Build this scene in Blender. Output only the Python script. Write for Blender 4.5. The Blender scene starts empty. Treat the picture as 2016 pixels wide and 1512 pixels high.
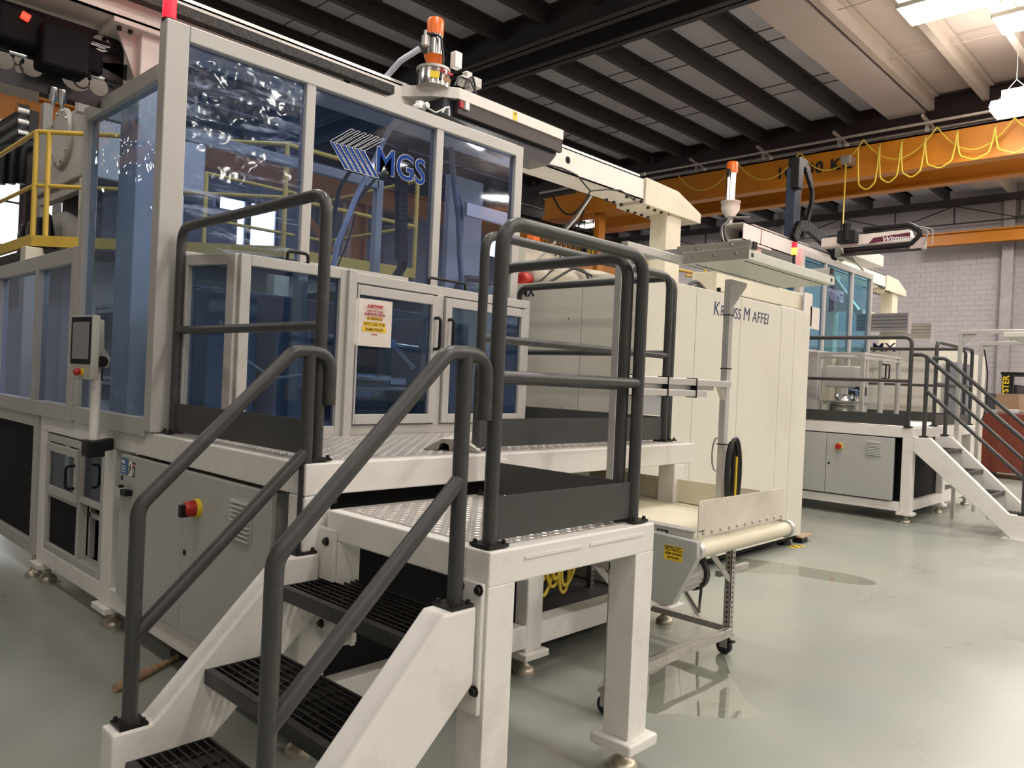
import bpy, bmesh, math, random
import numpy as np
from mathutils import Vector, Matrix
random.seed(7)
S = bpy.context.scene
COL = S.collection
PI = math.pi

# ---------------------------------------------------------------- camera
CAM_H, FOC = 1.5, 1525.0
YAW, PIT, ROL = [math.radians(a) for a in (43.759, -0.28, 2.554)]
fw = Vector((math.cos(YAW)*math.cos(PIT), math.sin(YAW)*math.cos(PIT), math.sin(PIT)))
r0 = fw.cross(Vector((0, 0, 1))).normalized()
u0 = r0.cross(fw)
rt = math.cos(ROL)*r0 + math.sin(ROL)*u0
up = -math.sin(ROL)*r0 + math.cos(ROL)*u0
cam = bpy.data.cameras.new('camera')
cam.sensor_width = 36
cam.lens = FOC/2016*36
cam.clip_end = 200
cob = bpy.data.objects.new('camera', cam)
COL.objects.link(cob)
m = Matrix.Identity(4)
for i in range(3):
    m[i][0], m[i][1], m[i][2] = rt[i], up[i], -fw[i]
m[2][3] = CAM_H
cob.matrix_world = m
S.camera = cob

# ---------------------------------------------------------------- world / exposure / lights
w = bpy.data.worlds.new('world')
S.world = w
w.use_nodes = True
w.node_tree.nodes['Background'].inputs[0].default_value = (.75, .85, 1, 1)
w.node_tree.nodes['Background'].inputs[1].default_value = 1.0
S.view_settings.view_transform = 'Standard'
S.view_settings.look = 'None'
S.view_settings.gamma = 1
S.view_settings.use_curve_mapping = False
S.view_settings.exposure = 0.34
LAMP_W = 75
LAMPS = []
for _x in (-5.5, -1.0, 3.5, 8.0, 12.5, 17.0, 22.0):
    for _y in (-9.0, -5.0, -1.2, 3.0, 7.5, 12.0, 17.0, 22.0):
        _d = Vector((_x, _y, 7.2-CAM_H)); _f = _d.dot(fw)
        if _f > .3 and abs(_d.dot(rt)/_f*FOC) < 1130 and -_d.dot(up)/_f*FOC > -880: continue   # rows the photograph shows to be empty
        if (_x, _y) in ((-5.5, 3.0), (-5.5, 7.5), (-5.5, 12.0), (-5.5, 17.0)) : continue
        LAMPS.append((_x, _y))

def area(loc, sx, sy, watts, color=(1, .96, .90), rot=(0, 0, 0)):
    l = bpy.data.lights.new('lamp_and_fill_light', 'AREA')
    l.shape = 'RECTANGLE'; l.size = sx; l.size_y = sy; l.energy = watts; l.color = color
    o = bpy.data.objects.new('lamp_and_fill_light', l)
    COL.objects.link(o); o.location = loc; o.rotation_euler = rot
    return o

# ---------------------------------------------------------------- pixel of the survey -> point on a real plane
def ray(px, py):
    return rt*((px-1008)/FOC) - up*((py-756)/FOC) + fw
def PX(px, py, x=None, y=None, z=None):
    d = ray(px, py)
    t = x/d.x if x is not None else (y/d.y if y is not None else (z-CAM_H)/d.z)
    return Vector((0, 0, CAM_H)) + d*t

# ---------------------------------------------------------------- materials
MATS = {}
def mat(name, col, rough=.5, metal=0, var=.06, vscale=3, bump=0, bscale=60, dirt=None, dirt_amt=.3, dscale=2.5, coat=0, spec=.5):
    if name in MATS: return MATS[name]
    M = bpy.data.materials.new(name); M.use_nodes = True
    N, L = M.node_tree.nodes, M.node_tree.links
    b = N['Principled BSDF']
    b.inputs['Roughness'].default_value = rough
    b.inputs['Metallic'].default_value = metal
    b.inputs['Specular IOR Level'].default_value = spec
    b.inputs['Coat Weight'].default_value = coat
    tc = N.new('ShaderNodeTexCoord')
    n = N.new('ShaderNodeTexNoise'); n.inputs['Scale'].default_value = vscale; n.inputs['Detail'].default_value = 6
    L.new(tc.outputs['Object'], n.inputs['Vector'])
    r = N.new('ShaderNodeMapRange'); r.inputs[1].default_value = .3; r.inputs[2].default_value = .7
    r.inputs[3].default_value = 1-var; r.inputs[4].default_value = 1+var
    L.new(n.outputs['Fac'], r.inputs[0])
    mx = N.new('ShaderNodeVectorMath'); mx.operation = 'SCALE'
    mx.inputs[0].default_value = col
    L.new(r.outputs[0], mx.inputs['Scale'])
    out = mx.outputs[0]
    if dirt:
        n2 = N.new('ShaderNodeTexNoise'); n2.inputs['Scale'].default_value = dscale; n2.inputs['Detail'].default_value = 9
        n2.inputs['Roughness'].default_value = .7
        L.new(tc.outputs['Object'], n2.inputs['Vector'])
        r2 = N.new('ShaderNodeMapRange'); r2.inputs[1].default_value = .52; r2.inputs[2].default_value = .75
        r2.inputs[3].default_value = 0; r2.inputs[4].default_value = dirt_amt
        L.new(n2.outputs['Fac'], r2.inputs[0])
        mm = N.new('ShaderNodeMix'); mm.data_type = 'RGBA'
        L.new(r2.outputs[0], mm.inputs[0]); L.new(out, mm.inputs[6]); mm.inputs[7].default_value = (*dirt, 1)
        out = mm.outputs[2]
    L.new(out, b.inputs['Base Color'])
    if bump:
        n3 = N.new('ShaderNodeTexNoise'); n3.inputs['Scale'].default_value = bscale; n3.inputs['Detail'].default_value = 4
        L.new(tc.outputs['Object'], n3.inputs['Vector'])
        bp = N.new('ShaderNodeBump'); bp.inputs['Strength'].default_value = bump; bp.inputs['Distance'].default_value = .01
        L.new(n3.outputs['Fac'], bp.inputs['Height']); L.new(bp.outputs[0], b.inputs['Normal'])
    MATS[name] = M
    return M

def emis(name, col, s):
    if name in MATS: return MATS[name]
    M = bpy.data.materials.new(name); M.use_nodes = True
    b = M.node_tree.nodes['Principled BSDF']
    b.inputs['Base Color'].default_value = (*[c*.5 for c in col], 1)
    b.inputs['Emission Color'].default_value = (*col, 1); b.inputs['Emission Strength'].default_value = s
    MATS[name] = M
    return M

def glass(name, tint, rough=.03, film=0.0, refl=1.0, ior=1.5, haze=0, fmul=1):
    M = bpy.data.materials.new(name); M.use_nodes = True
    N, L = M.node_tree.nodes, M.node_tree.links
    N.remove(N['Principled BSDF'])
    tr = N.new('ShaderNodeBsdfTransparent'); tr.inputs[0].default_value = (*tint, 1)
    gl = N.new('ShaderNodeBsdfGlossy'); gl.inputs['Roughness'].default_value = rough
    gl.inputs[0].default_value = (.9, .93, .95, 1)
    fr = N.new('ShaderNodeFresnel'); fr.inputs[0].default_value = ior
    mx = N.new('ShaderNodeMixShader')
    tc = N.new('ShaderNodeTexCoord')
    n = N.new('ShaderNodeTexNoise'); n.inputs['Scale'].default_value = 1.6; n.inputs['Detail'].default_value = 2
    L.new(tc.outputs['Object'], n.inputs['Vector'])
    bp = N.new('ShaderNodeBump'); bp.inputs['Strength'].default_value = .12; bp.inputs['Distance'].default_value = .05
    L.new(n.outputs['Fac'], bp.inputs['Height'])
    last = bp
    fm = N.new('ShaderNodeMath'); fm.operation = 'MULTIPLY'; fm.inputs[1].default_value = fmul
    L.new(fr.outputs[0], fm.inputs[0])
    L.new(fm.outputs[0], mx.inputs[0]); L.new(tr.outputs[0], mx.inputs[1]); L.new(gl.outputs[0], mx.inputs[2])
    end = mx
    if haze:
        dh = N.new('ShaderNodeBsdfDiffuse'); dh.inputs[0].default_value = (.16, .34, .80, 1)
        mh = N.new('ShaderNodeMixShader'); mh.inputs[0].default_value = haze
        L.new(mx.outputs[0], mh.inputs[1]); L.new(dh.outputs[0], mh.inputs[2]); end = mx = mh
    if film:
        # scuffed protective film: curved wipe marks and creases of pale haze
        mp = N.new('ShaderNodeMapping'); mp.inputs['Scale'].default_value = (1.2, 1.2, 7)
        mp.inputs['Rotation'].default_value = (0, .25, 0)
        L.new(tc.outputs['Object'], mp.inputs[0])
        nn = N.new('ShaderNodeTexNoise'); nn.inputs['Scale'].default_value = 2.2; nn.inputs['Detail'].default_value = 8
        nn.inputs['Roughness'].default_value = .72; nn.inputs['Distortion'].default_value = .9
        L.new(mp.outputs[0], nn.inputs['Vector'])
        r = N.new('ShaderNodeMapRange'); r.inputs[1].default_value = .52; r.inputs[2].default_value = .78
        r.inputs[3].default_value = 0; r.inputs[4].default_value = film
        L.new(nn.outputs['Fac'], r.inputs[0])
        df = N.new('ShaderNodeBsdfDiffuse'); df.inputs[0].default_value = (.55, .68, .95, 1)
        m2 = N.new('ShaderNodeMixShader')
        L.new(r.outputs[0], m2.inputs[0]); L.new(mx.outputs[0], m2.inputs[1]); L.new(df.outputs[0], m2.inputs[2])
        end = m2
        bp.inputs['Strength'].default_value = .35
        n.inputs['Scale'].default_value = 5
    L.new(last.outputs[0], gl.inputs['Normal'])
    L.new(end.outputs[0], N['Material Output'].inputs[0])
    MATS[name] = M
    return M

WHITE = mat('white_paint', (.79, .765, .725), .38, var=.03, dirt=(.42, .33, .25), dirt_amt=.35, dscale=4, bump=.04, bscale=150)
FRAME = mat('silver_paint', (.50, .485, .46), .42, metal=.15, var=.03, dirt=(.4, .36, .3), dirt_amt=.2)
RAIL = mat('rail_paint', (.046, .046, .045), .38, var=.10, vscale=9, dirt=(.16, .13, .10), dirt_amt=.3, dscale=6)
KICK = mat('kick_plate_paint', (.050, .050, .049), .5, var=.08, dirt=(.12, .1, .09), dirt_amt=.3)
BLACK = mat('black_panel', (.006, .006, .007), .7, var=.1, spec=.2)
BLKP = mat('black_plastic', (.009, .009, .010), .45, var=.05, spec=.3)
CABGREY = mat('cabinet_grey', (.46, .465, .44), .45, var=.02, bump=.05, bscale=400)
CREAM = mat('cream_paint', (.70, .65, .52), .4, var=.05, dirt=(.45, .36, .24), dirt_amt=.25)
KMW = mat('machine_cream', (.69, .66, .575), .36, var=.035, vscale=1.2, dirt=(.5, .43, .33), dirt_amt=.25, dscale=1.6)
GWHITE = mat('gantry_white', (.78, .74, .68), .35, var=.03, dirt=(.4, .34, .3), dirt_amt=.2)
ALU = mat('aluminium', (.68, .67, .65), .32, metal=.85, var=.05)
EXTR = mat('extrusion_alu', (.60, .59, .56), .38, metal=.55, var=.04)
TREADP = mat('tread_plate', (.56, .53, .50), .40, metal=.7, var=.12, vscale=5, dirt=(.3, .25, .2), dirt_amt=.4)
STEEL = mat('galvanised_steel', (.48, .46, .43), .4, metal=.7, var=.15, vscale=14)
EXTD = mat('extrusion_dark', (.34, .325, .31), .4, metal=.5, var=.04)
CHROME = mat('bright_steel', (.75, .75, .74), .16, metal=1, var=.04)
BRASS = mat('zinc_foot', (.55, .50, .40), .35, metal=.8, var=.1)
GRATE = mat('grating_black', (.012, .011, .011), .35, var=.2, dirt=(.14, .10, .07), dirt_amt=.35, dscale=9)
BOLT = mat('bolt_dark', (.03, .027, .025), .4, metal=.5)
ORANGE = mat('crane_orange', (.52, .18, .004), .45, var=.06, dirt=(.45, .16, .03), dirt_amt=.4, dscale=1.2)
ORANGE2 = mat('loader_orange', (.80, .16, .02), .3)
YELLOW = mat('yellow_rail_paint', (.70, .47, .07), .42, var=.08, dirt=(.35, .25, .1), dirt_amt=.5, dscale=6)
YCORD = mat('yellow_cord', (.68, .50, .05), .45)
STEELD = mat('dark_steel', (.032, .027, .028), .6, var=.15, dirt=(.09, .05, .04), dirt_amt=.5, dscale=1)
MAROON = mat('maroon_steel', (.030, .014, .014), .6, var=.15)
CREAMST = mat('cream_steel', (.54, .45, .38), .6, var=.05)
INSUL = mat('roof_insulation', (.50, .485, .535), .65, var=.10, vscale=1.1, bump=.5, bscale=1.7)
INSUL2 = mat('roof_liner_cream', (.58, .47, .41), .6, var=.07, vscale=.8, bump=.6, bscale=1.4)
BAND = mat('soffit_board', (.56, .47, .43), .75, var=.02)
BLOCKM = mat('block_wall', (.47, .425, .44), .8, var=.06, vscale=2, bump=.2, bscale=30)
MORTAR = mat('mortar', (.44, .40, .41), .9, var=.05)
WALLP = mat('wall_plain', (.40, .37, .37), .85, var=.05)
RED = mat('red_plastic', (.42, .02, .015), .35)
REDBIN = mat('red_bin', (.17, .036, .02), .5, var=.15, dirt=(.15, .04, .03), dirt_amt=.5)
YELP = mat('yellow_plastic', (.85, .60, .03), .4)
NAVY = mat('navy_ink', (.012, .016, .075), .5)
BLUEINK = mat('logo_blue', (.004, .045, .27), .6, spec=.2)
WINK = mat('white_ink', (.85, .85, .85), .5)
REDINK = mat('red_ink', (.5, .02, .03), .6)
BLACKINK = mat('black_ink', (.012, .012, .012), .6)
PAPER = mat('paper', (.74, .68, .62), .28, var=.04, bump=.3, bscale=18)
HILITE = mat('highlighter', (.85, .56, .02), .6)
WOODM = mat('hammer_wood', (.40, .26, .15), .55, var=.25, vscale=20)
CARD = mat('cardboard', (.36, .23, .14), .8, var=.06)
MACHD = mat('machine_dark', (.05, .055, .07), .5, var=.3, vscale=6)
MACHG = mat('machine_grey', (.50, .485, .46), .5, var=.08, dirt=(.25, .22, .18), dirt_amt=.4)
FABRIC = mat('insulating_fabric', (.45, .40, .33), .8, var=.15, vscale=8, bump=.5, bscale=14)
SCREEN = mat('screen_glass', (.10, .095, .10), .12, var=.25, vscale=3, coat=.5)
RUBBER = mat('black_rubber', (.018, .018, .018), .5)
BELT = mat('belt_cream', (.72, .67, .52), .5, var=.04, dirt=(.5, .42, .3), dirt_amt=.3)
LPANEL = mat('light_panel_white', (.66, .66, .58), .45, var=.02)
LIGHT = emis('lamp_diffuser', (1, .96, .88), 9)
DAY = emis('daylight_pane', (.93, .96, 1), 7)
BEACON = emis('beacon_red', (1, .012, .03), 1.3)
BEACONY = emis('beacon_core', (1, .30, .05), 2.5)
REDLED = emis('red_led', (1, .05, .02), 1.6)
GLASSB = glass('blue_glass', (.34, .46, .78), .04, haze=.025)
GLASSF = glass('blue_glass_filmed', (.36, .50, .84), .08, film=.8, haze=.06)
GLASSS = glass('blue_glass_side', (.42, .60, .88), .05, film=.16, haze=.05)
GLASSD = glass('blue_glass_deep', (.28, .44, .70), .04, haze=.02)
GLASS2 = glass('cyan_glass', (.26, .66, .86), .05, haze=.06)
CLEAR = glass('clear_pane', (.93, .94, .93), .03)
CLEARF = glass('polythene', (.86, .88, .9), .25, film=.5)

def floor_mat():
    M = bpy.data.materials.new('epoxy_floor'); M.use_nodes = True
    N, L = M.node_tree.nodes, M.node_tree.links
    b = N['Principled BSDF']; tc = N.new('ShaderNodeTexCoord')
    def noise(sc, det, ro=.6, dist=0, vec=None):
        n = N.new('ShaderNodeTexNoise'); n.inputs['Scale'].default_value = sc; n.inputs['Detail'].default_value = det
        n.inputs['Roughness'].default_value = ro; n.inputs['Distortion'].default_value = dist
        L.new(vec or tc.outputs['Object'], n.inputs['Vector']); return n.outputs['Fac']
    def ramp(src, a, bb, c, d):
        r = N.new('ShaderNodeMapRange'); r.inputs[1].default_value = a; r.inputs[2].default_value = bb
        r.inputs[3].default_value = c; r.inputs[4].default_value = d; L.new(src, r.inputs[0]); return r.outputs[0]
    def mix(f, a, bcol):
        m_ = N.new('ShaderNodeMix'); m_.data_type = 'RGBA'; L.new(f, m_.inputs[0])
        if isinstance(a, tuple): m_.inputs[6].default_value = (*a, 1)
        else: L.new(a, m_.inputs[6])
        m_.inputs[7].default_value = (*bcol, 1); return m_.outputs[2]
    c = mix(ramp(noise(.5, 5), .35, .65, 0, 1), (.285, .305, .275), (.335, .34, .295))
    c = mix(ramp(noise(7, 8, .75, 1.2), .62, .85, 0, .22), c, (.24, .245, .215))
    c = mix(ramp(noise(55, 4, .7), .76, .80, 0, .6), c, (.09, .09, .085))
    mp = N.new('ShaderNodeMapping'); mp.inputs['Scale'].default_value = (1, 11, 1); mp.inputs['Rotation'].default_value = (0, 0, .7)
    L.new(tc.outputs['Object'], mp.inputs[0])
    c = mix(ramp(noise(1.6, 7, .7, .5, mp.outputs[0]), .70, .75, 0, .3), c, (.46, .46, .41))
    L.new(c, b.inputs['Base Color'])
    L.new(ramp(noise(1.3, 6), .3, .7, .26, .36), b.inputs['Roughness'])
    bp = N.new('ShaderNodeBump'); bp.inputs['Strength'].default_value = .05; bp.inputs['Distance'].default_value = .01
    L.new(noise(9, 5), bp.inputs['Height']); L.new(bp.outputs[0], b.inputs['Normal'])
    return M
FLOORM = floor_mat()

# ---------------------------------------------------------------- mesh builder
class MB:
    def __init__(s): s.v = []; s.f = []; s.sm = []
    def add(s, vs, fs, smooth=False):
        k = len(s.v); s.v += [tuple(p) for p in vs]
        s.f += [tuple(i+k for i in f) for f in fs]; s.sm += [smooth]*len(fs); return s
    def box(s, x0, x1, y0, y1, z0, z1):
        if x0 > x1: x0, x1 = x1, x0
        if y0 > y1: y0, y1 = y1, y0
        if z0 > z1: z0, z1 = z1, z0
        v = [(x0,y0,z0),(x1,y0,z0),(x1,y1,z0),(x0,y1,z0),(x0,y0,z1),(x1,y0,z1),(x1,y1,z1),(x0,y1,z1)]
        return s.add(v, [(0,3,2,1),(4,5,6,7),(0,1,5,4),(1,2,6,5),(2,3,7,6),(3,0,4,7)])
    def obox(s, c, ax, ay, az):   # centre, half vectors
        c, ax, ay, az = map(Vector, (c, ax, ay, az))
        v = [c+i*ax+j*ay+k*az for k in (-1,1) for (i,j) in ((-1,-1),(1,-1),(1,1),(-1,1))]
        return s.add(v, [(0,3,2,1),(4,5,6,7),(0,1,5,4),(1,2,6,5),(2,3,7,6),(3,0,4,7)])
    def bar(s, p, q, wd, h, upv=(0,0,1)):  # rectangular bar between points, width wd sideways, h along up
        p, q, upv = Vector(p), Vector(q), Vector(upv)
        d = (q-p); sd = d.cross(upv).normalized(); u = sd.cross(d).normalized()
        return s.obox((p+q)/2, d/2, sd*wd/2, u*h/2)
    def prism(s, pts, ext):
        n = len(pts); ext = Vector(ext); a = [Vector(p) for p in pts]; b = [p+ext for p in a]
        nrm = Vector((0,0,0))
        for i in range(n): nrm += a[i].cross(a[(i+1) % n])
        f = [tuple(range(n)), tuple(range(2*n-1, n-1, -1))] + [(i, i+n, (i+1) % n + n, (i+1) % n) for i in range(n)]
        if nrm.dot(ext) > 0: f = [tuple(reversed(q)) for q in f]
        return s.add(a+b, f)
    def ring(s, c, d, r, seg, ref=None):
        d = Vector(d).normalized()
        ref = Vector(ref) if ref else (Vector((0,0,1)) if abs(d.z) < .9 else Vector((1,0,0)))
        a = d.cross(ref).normalized(); b = d.cross(a).normalized()
        return [Vector(c)+r*(math.cos(t*2*PI/seg)*a+math.sin(t*2*PI/seg)*b) for t in range(seg)]
    def lathe(s, base, d, prof, seg=20, smooth=True):  # prof: [(dist along d, radius)]
        base, d = Vector(base), Vector(d).normalized(); vs = []
        for (t, r) in prof: vs += s.ring(base+d*t, d, max(r, 1e-4), seg)
        fs = []
        for i in range(len(prof)-1):
            for k in range(seg):
                a, b = i*seg+k, i*seg+(k+1) % seg
                fs.append((a, a+seg, b+seg, b))
        s.add(vs, fs, smooth)
        s.add(vs[:seg], [tuple(range(seg))]); s.add(vs[-seg:], [tuple(range(seg-1, -1, -1))])
        return s
    def cyl(s, p, q, r, seg=16, r2=None):
        p, q = Vector(p), Vector(q)
        return s.lathe(p, q-p, [(0, r), ((q-p).length, r if r2 is None else r2)], seg)
    def tube(s, pts, r, seg=12, closed=False):
        pts = [Vector(p) for p in pts]; n = len(pts); vs = []; a = None
        for i, p in enumerate(pts):
            t = (pts[(i+1) % n]-pts[i-1]) if closed else (pts[min(i+1, n-1)]-pts[max(i-1, 0)])
            t.normalize()
            if a is None:
                ref = Vector((0,0,1)) if abs(t.z) < .9 else Vector((1,0,0)); a = t.cross(ref).normalized()
            else:
                a = (a-t*a.dot(t)).normalized()
            b = t.cross(a)
            vs += [p+r*(math.cos(k*2*PI/seg)*a+math.sin(k*2*PI/seg)*b) for k in range(seg)]
        fs = []
        for i in range(n if closed else n-1):
            j = (i+1) % n
            for k in range(seg):
                fs.append((i*seg+k, i*seg+(k+1) % seg, j*seg+(k+1) % seg, j*seg+k))
        s.add(vs, fs, True)
        if not closed:
            s.add(vs[:seg], [tuple(range(seg-1, -1, -1))]); s.add(vs[-seg:], [tuple(range(seg))])
        return s
    def sphere(s, c, r, seg=12, rz=None):
        rz = rz or r; k = seg//2
        return s.lathe(Vector(c)-Vector((0,0,rz)), (0,0,1), [(rz-rz*math.cos(i*PI/k), r*math.sin(i*PI/k)) for i in range(k+1)], seg)

def fillet(pts, r=.09, n=6):
    pts = [Vector(p) for p in pts]; out = [pts[0]]
    for i in range(1, len(pts)-1):
        a, b, c = pts[i-1], pts[i], pts[i+1]
        d1, d2 = (a-b), (c-b); l1, l2 = d1.length, d2.length; d1.normalize(); d2.normalize()
        ang = d1.angle(d2)
        t = min(r/math.tan(ang/2), l1*.49, l2*.49)
        p, q = b+d1*t, b+d2*t
        for k in range(n+1):
            u = k/n; out.append((1-u)**2*p + 2*u*(1-u)*b + u*u*q)
    out.append(pts[-1]); return out

def sag(p, q, drop, n=12):
    p, q = Vector(p), Vector(q)
    return [p.lerp(q, i/n)-Vector((0,0,drop*4*(i/n)*(1-i/n))) for i in range(n+1)]

def mesh_obj(name, mb, mt, origin):
    me = bpy.data.meshes.new(name)
    o_ = Vector(origin)
    me.from_pydata([tuple(Vector(v)-o_) for v in mb.v], [], mb.f)
    me.polygons.foreach_set('use_smooth', mb.sm)
    me.materials.append(mt); me.validate(); me.update()
    return bpy.data.objects.new(name, me)

ORG = {}
def thing(name, label, cat, loc, group=None):
    o = bpy.data.objects.new(name, None); COL.objects.link(o); o.location = loc
    o.empty_display_size = .1
    o['label'] = label; o['category'] = cat
    if group: o['group'] = group
    ORG[o.name] = tuple(loc); return o
def struct_root(name, loc=(0,0,0)):
    o = bpy.data.objects.new(name, None); COL.objects.link(o); o.location = loc
    o['kind'] = 'structure'; ORG[o.name] = tuple(loc); return o
def comps(mb):
    """pieces of a mesh that do not touch each other"""
    n = len(mb.v); par = list(range(n))
    def find(a):
        while par[a] != a: par[a] = par[par[a]]; a = par[a]
        return a
    for f in mb.f:
        for q in f[1:]: par[find(q)] = find(f[0])
    grp = {}
    for i in range(n): grp.setdefault(find(i), []).append(i)
    bbs = []
    for k, idx in grp.items():
        xs = [mb.v[i] for i in idx]
        bbs.append([[min(c[a] for c in xs)-.003 for a in range(3)], [max(c[a] for c in xs)+.003 for a in range(3)], set(idx)])
    merged = True
    while merged:
        merged = False; out = []
        for b in bbs:
            for o in out:
                if all(b[0][a] <= o[1][a] and b[1][a] >= o[0][a] for a in range(3)):
                    o[0] = [min(b[0][a], o[0][a]) for a in range(3)]; o[1] = [max(b[1][a], o[1][a]) for a in range(3)]
                    o[2] |= b[2]; merged = True; break
            else: out.append(b)
        bbs = out
    return [b[2] for b in bbs]
def part(name, mb, mt, parent, bevel=0, label=None, stuff=False):
    if not stuff and len(mb.v) < 6000:
        cs = comps(mb) if len(mb.v) > 8 else [0]
        if len(cs) > 6: stuff = True
        elif len(cs) > 1:
            last = None
            for c in cs:
                m2 = MB(); ix = sorted(c); mp = {a: i for i, a in enumerate(ix)}
                m2.v = [mb.v[i] for i in ix]
                for f, sm in zip(mb.f, mb.sm):
                    if f[0] in c: m2.f.append(tuple(mp[q] for q in f)); m2.sm.append(sm)
                o = part1(name, m2, mt, parent, bevel, label, False)
                last = last or o
            return last
    return part1(name, mb, mt, parent, bevel, label, stuff)
def part1(name, mb, mt, parent, bevel=0, label=None, stuff=False):
    org = ORG[parent.name]
    o = mesh_obj(name, mb, mt, org); COL.objects.link(o); o.parent = parent; ORG[o.name] = org
    if bevel:
        md = o.modifiers.new('bevel', 'BEVEL'); md.width = bevel; md.segments = 2; md.limit_method = 'ANGLE'; md.angle_limit = .7
        md.harden_normals = False
    if label: o['label'] = label
    if stuff: o['kind'] = 'stuff'
    return o
def solo(name, mb, mt, label, cat, loc, group=None, bevel=0, kind=None):
    o = mesh_obj(name, mb, mt, loc); COL.objects.link(o); o.location = loc; ORG[o.name] = tuple(loc)
    if kind == 'structure': o['kind'] = kind
    else:
        o['label'] = label; o['category'] = cat
        if kind: o['kind'] = kind
    if group: o['group'] = group
    if bevel:
        md = o.modifiers.new('bevel', 'BEVEL'); md.width = bevel; md.segments = 2; md.limit_method = 'ANGLE'; md.angle_limit = .7
    return o
def copy_tree(o, parent=None, delta=(0,0,0), label=None):
    c = o.copy(); COL.objects.link(c); c.parent = parent
    if parent is None:
        c.location = Vector(o.location)+Vector(delta); ORG[c.name] = tuple(c.location)
    if label: c['label'] = label
    for ch in list(o.children): copy_tree(ch, c)
    return c

def text(name, body, pos, size, face, mt, parent, bold=0, shear=0, align='LEFT', sx=1, track=1, depth=.0008, label=None, rot=None):
    cu = bpy.data.curves.new('t', 'FONT'); cu.body = body; cu.size = size; cu.offset = bold; cu.shear = shear
    cu.align_x = align; cu.extrude = depth; cu.space_character = track
    cu.resolution_u = 4
    to = bpy.data.objects.new('t', cu); COL.objects.link(to)
    dg = bpy.context.evaluated_depsgraph_get()
    me = bpy.data.meshes.new_from_object(to.evaluated_get(dg)); bpy.data.objects.remove(to)
    if face == 'y': R = Matrix(((1,0,0),(0,0,-1),(0,1,0)))      # reads along +x, faces -y
    elif face == 'x': R = Matrix(((0,0,-1),(-1,0,0),(0,1,0)))   # reads along -y, faces -x
    else: R = face
    org = Vector(ORG[parent.name])
    me.transform(Matrix.Translation(Vector(pos)-org) @ R.to_4x4() @ Matrix.Diagonal((sx,1,1,1)))
    me.materials.clear(); me.materials.append(mt)
    me.name = name
    o = bpy.data.objects.new(name, me); COL.objects.link(o); o.parent = parent; ORG[o.name] = tuple(org)
    if label: o['label'] = label
    return o

# ================================================================ SETTING
solo('floor', MB().box(-10, 27.5, -12, 26, -.2, 0), FLOORM, '', '', (0,0,0), kind='structure')
ceil = struct_root('ceiling', (0,0,8.5))
part('insulation_sheet', MB().box(-10, 19.2, 5.8, 26, 8.3, 8.4).box(19.2, 27.5, 5.8, 26, 8.08, 8.4), INSUL, ceil)
part('liner_sheet', MB().box(-10, 19.2, -12, 5.8, 8.34, 8.6).box(19.2, 27.5, -12, 5.8, 8.1, 8.6), INSUL2, ceil)
part('soffit_board', MB().box(-10, 27.0, 5.62, 6.42, 8.0, 8.06), BAND, ceil)
def purlin(y, mt):
    for (xa_, xb_, z_) in ((-10, 19.0, 8.0), (19.2, 27.1, 7.80)):
        mb = MB().box(xa_, xb_, y-.015, y+.015, z_+.02, z_+.3)
        mb.box(xa_, xb_, y-.02, y+.11, z_, z_+.02).box(xa_, xb_, y-.11, y+.02, z_+.28, z_+.3)
        part('purlin', mb, mt, ceil)
for k in range(15): purlin(7.17+1.17*k, STEELD)
for y in (5.44, 4.36, 3.3, 2.25, 1.2, .15, -.9, -2.0, -3.1, -4.2, -5.3): purlin(y, CREAMST)
for x in (4.4, 5.0, 7.6, 8.2, 13.4, 13.9, 16.0, 16.5):
    part('sag_rod', MB().cyl((x, 6.5, 8.18), (x, 24, 8.18), .011, 6), STEELD, ceil)
for x in (13.4, 16.0):
    part('sag_rod', MB().cyl((x, -6, 8.15), (x, 5.5, 8.15), .011, 6), CREAMST, ceil)
def ibeam(x, z0, z1, wf, mt, y0=-12, y1=26):
    mb = MB().box(x-.02, x+.02, y0, y1, z0, z1)
    mb.box(x-wf/2, x+wf/2, y0, y1, z0, z0+.03); mb.box(x-wf/2, x+wf/2, y0, y1, z1-.03, z1)
    part('roof_beam', mb, mt, ceil)
ibeam(11.29, 7.7, 8.3, .30, STEELD); ibeam(10.5, 7.7, 8.3, .30, STEELD)
ibeam(2.9, 7.7, 8.3, .30, STEELD)
ibeam(19.1, 7.6, 8.3, .3, MAROON)

# far wall of blocks
wf = struct_root('wall_far', (27.4, 0, 0))
part('mortar_bed', MB().box(27.408, 27.6, -12, 26, 0, 8.5), MORTAR, wf)
def cyc_block(y, z): return MB().box(27.4, 27.43, y+.004, y+.396, z+.004, z+.196)
bm0 = mesh_obj('block', MB().box(0, .03, .004, .316, .004, .156), BLOCKM, (0,0,0)).data
cnt = 0; rest = MB()
cells = []
for r in range(52):
    z = r*.16
    for c in range(-20, 64):
        y = c*.32 + (.16 if r % 2 else 0)
        if y+.32 > 26: continue
        cells.append((y, z))
def near(c): 
    y, z = c
    return (z > 1.2 and z < 6.2 and -.6 < y < 9)
front = sorted([c for c in cells if near(c)], key=lambda c: (c[0]-2.5)**2+(c[1]-4)**2*.6)[:300]
fs = set(front)
for (y, z) in cells:
    if (y, z) in fs:
        o = bpy.data.objects.new('block', bm0); COL.objects.link(o); o.parent = wf; o.location = (0, y, z)
    elif -4 < y < 20: rest.box(27.4, 27.43, y+.004, y+.316, z+.004, z+.156)
part('block_field', rest, BLOCKM, wf, stuff=True)
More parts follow.
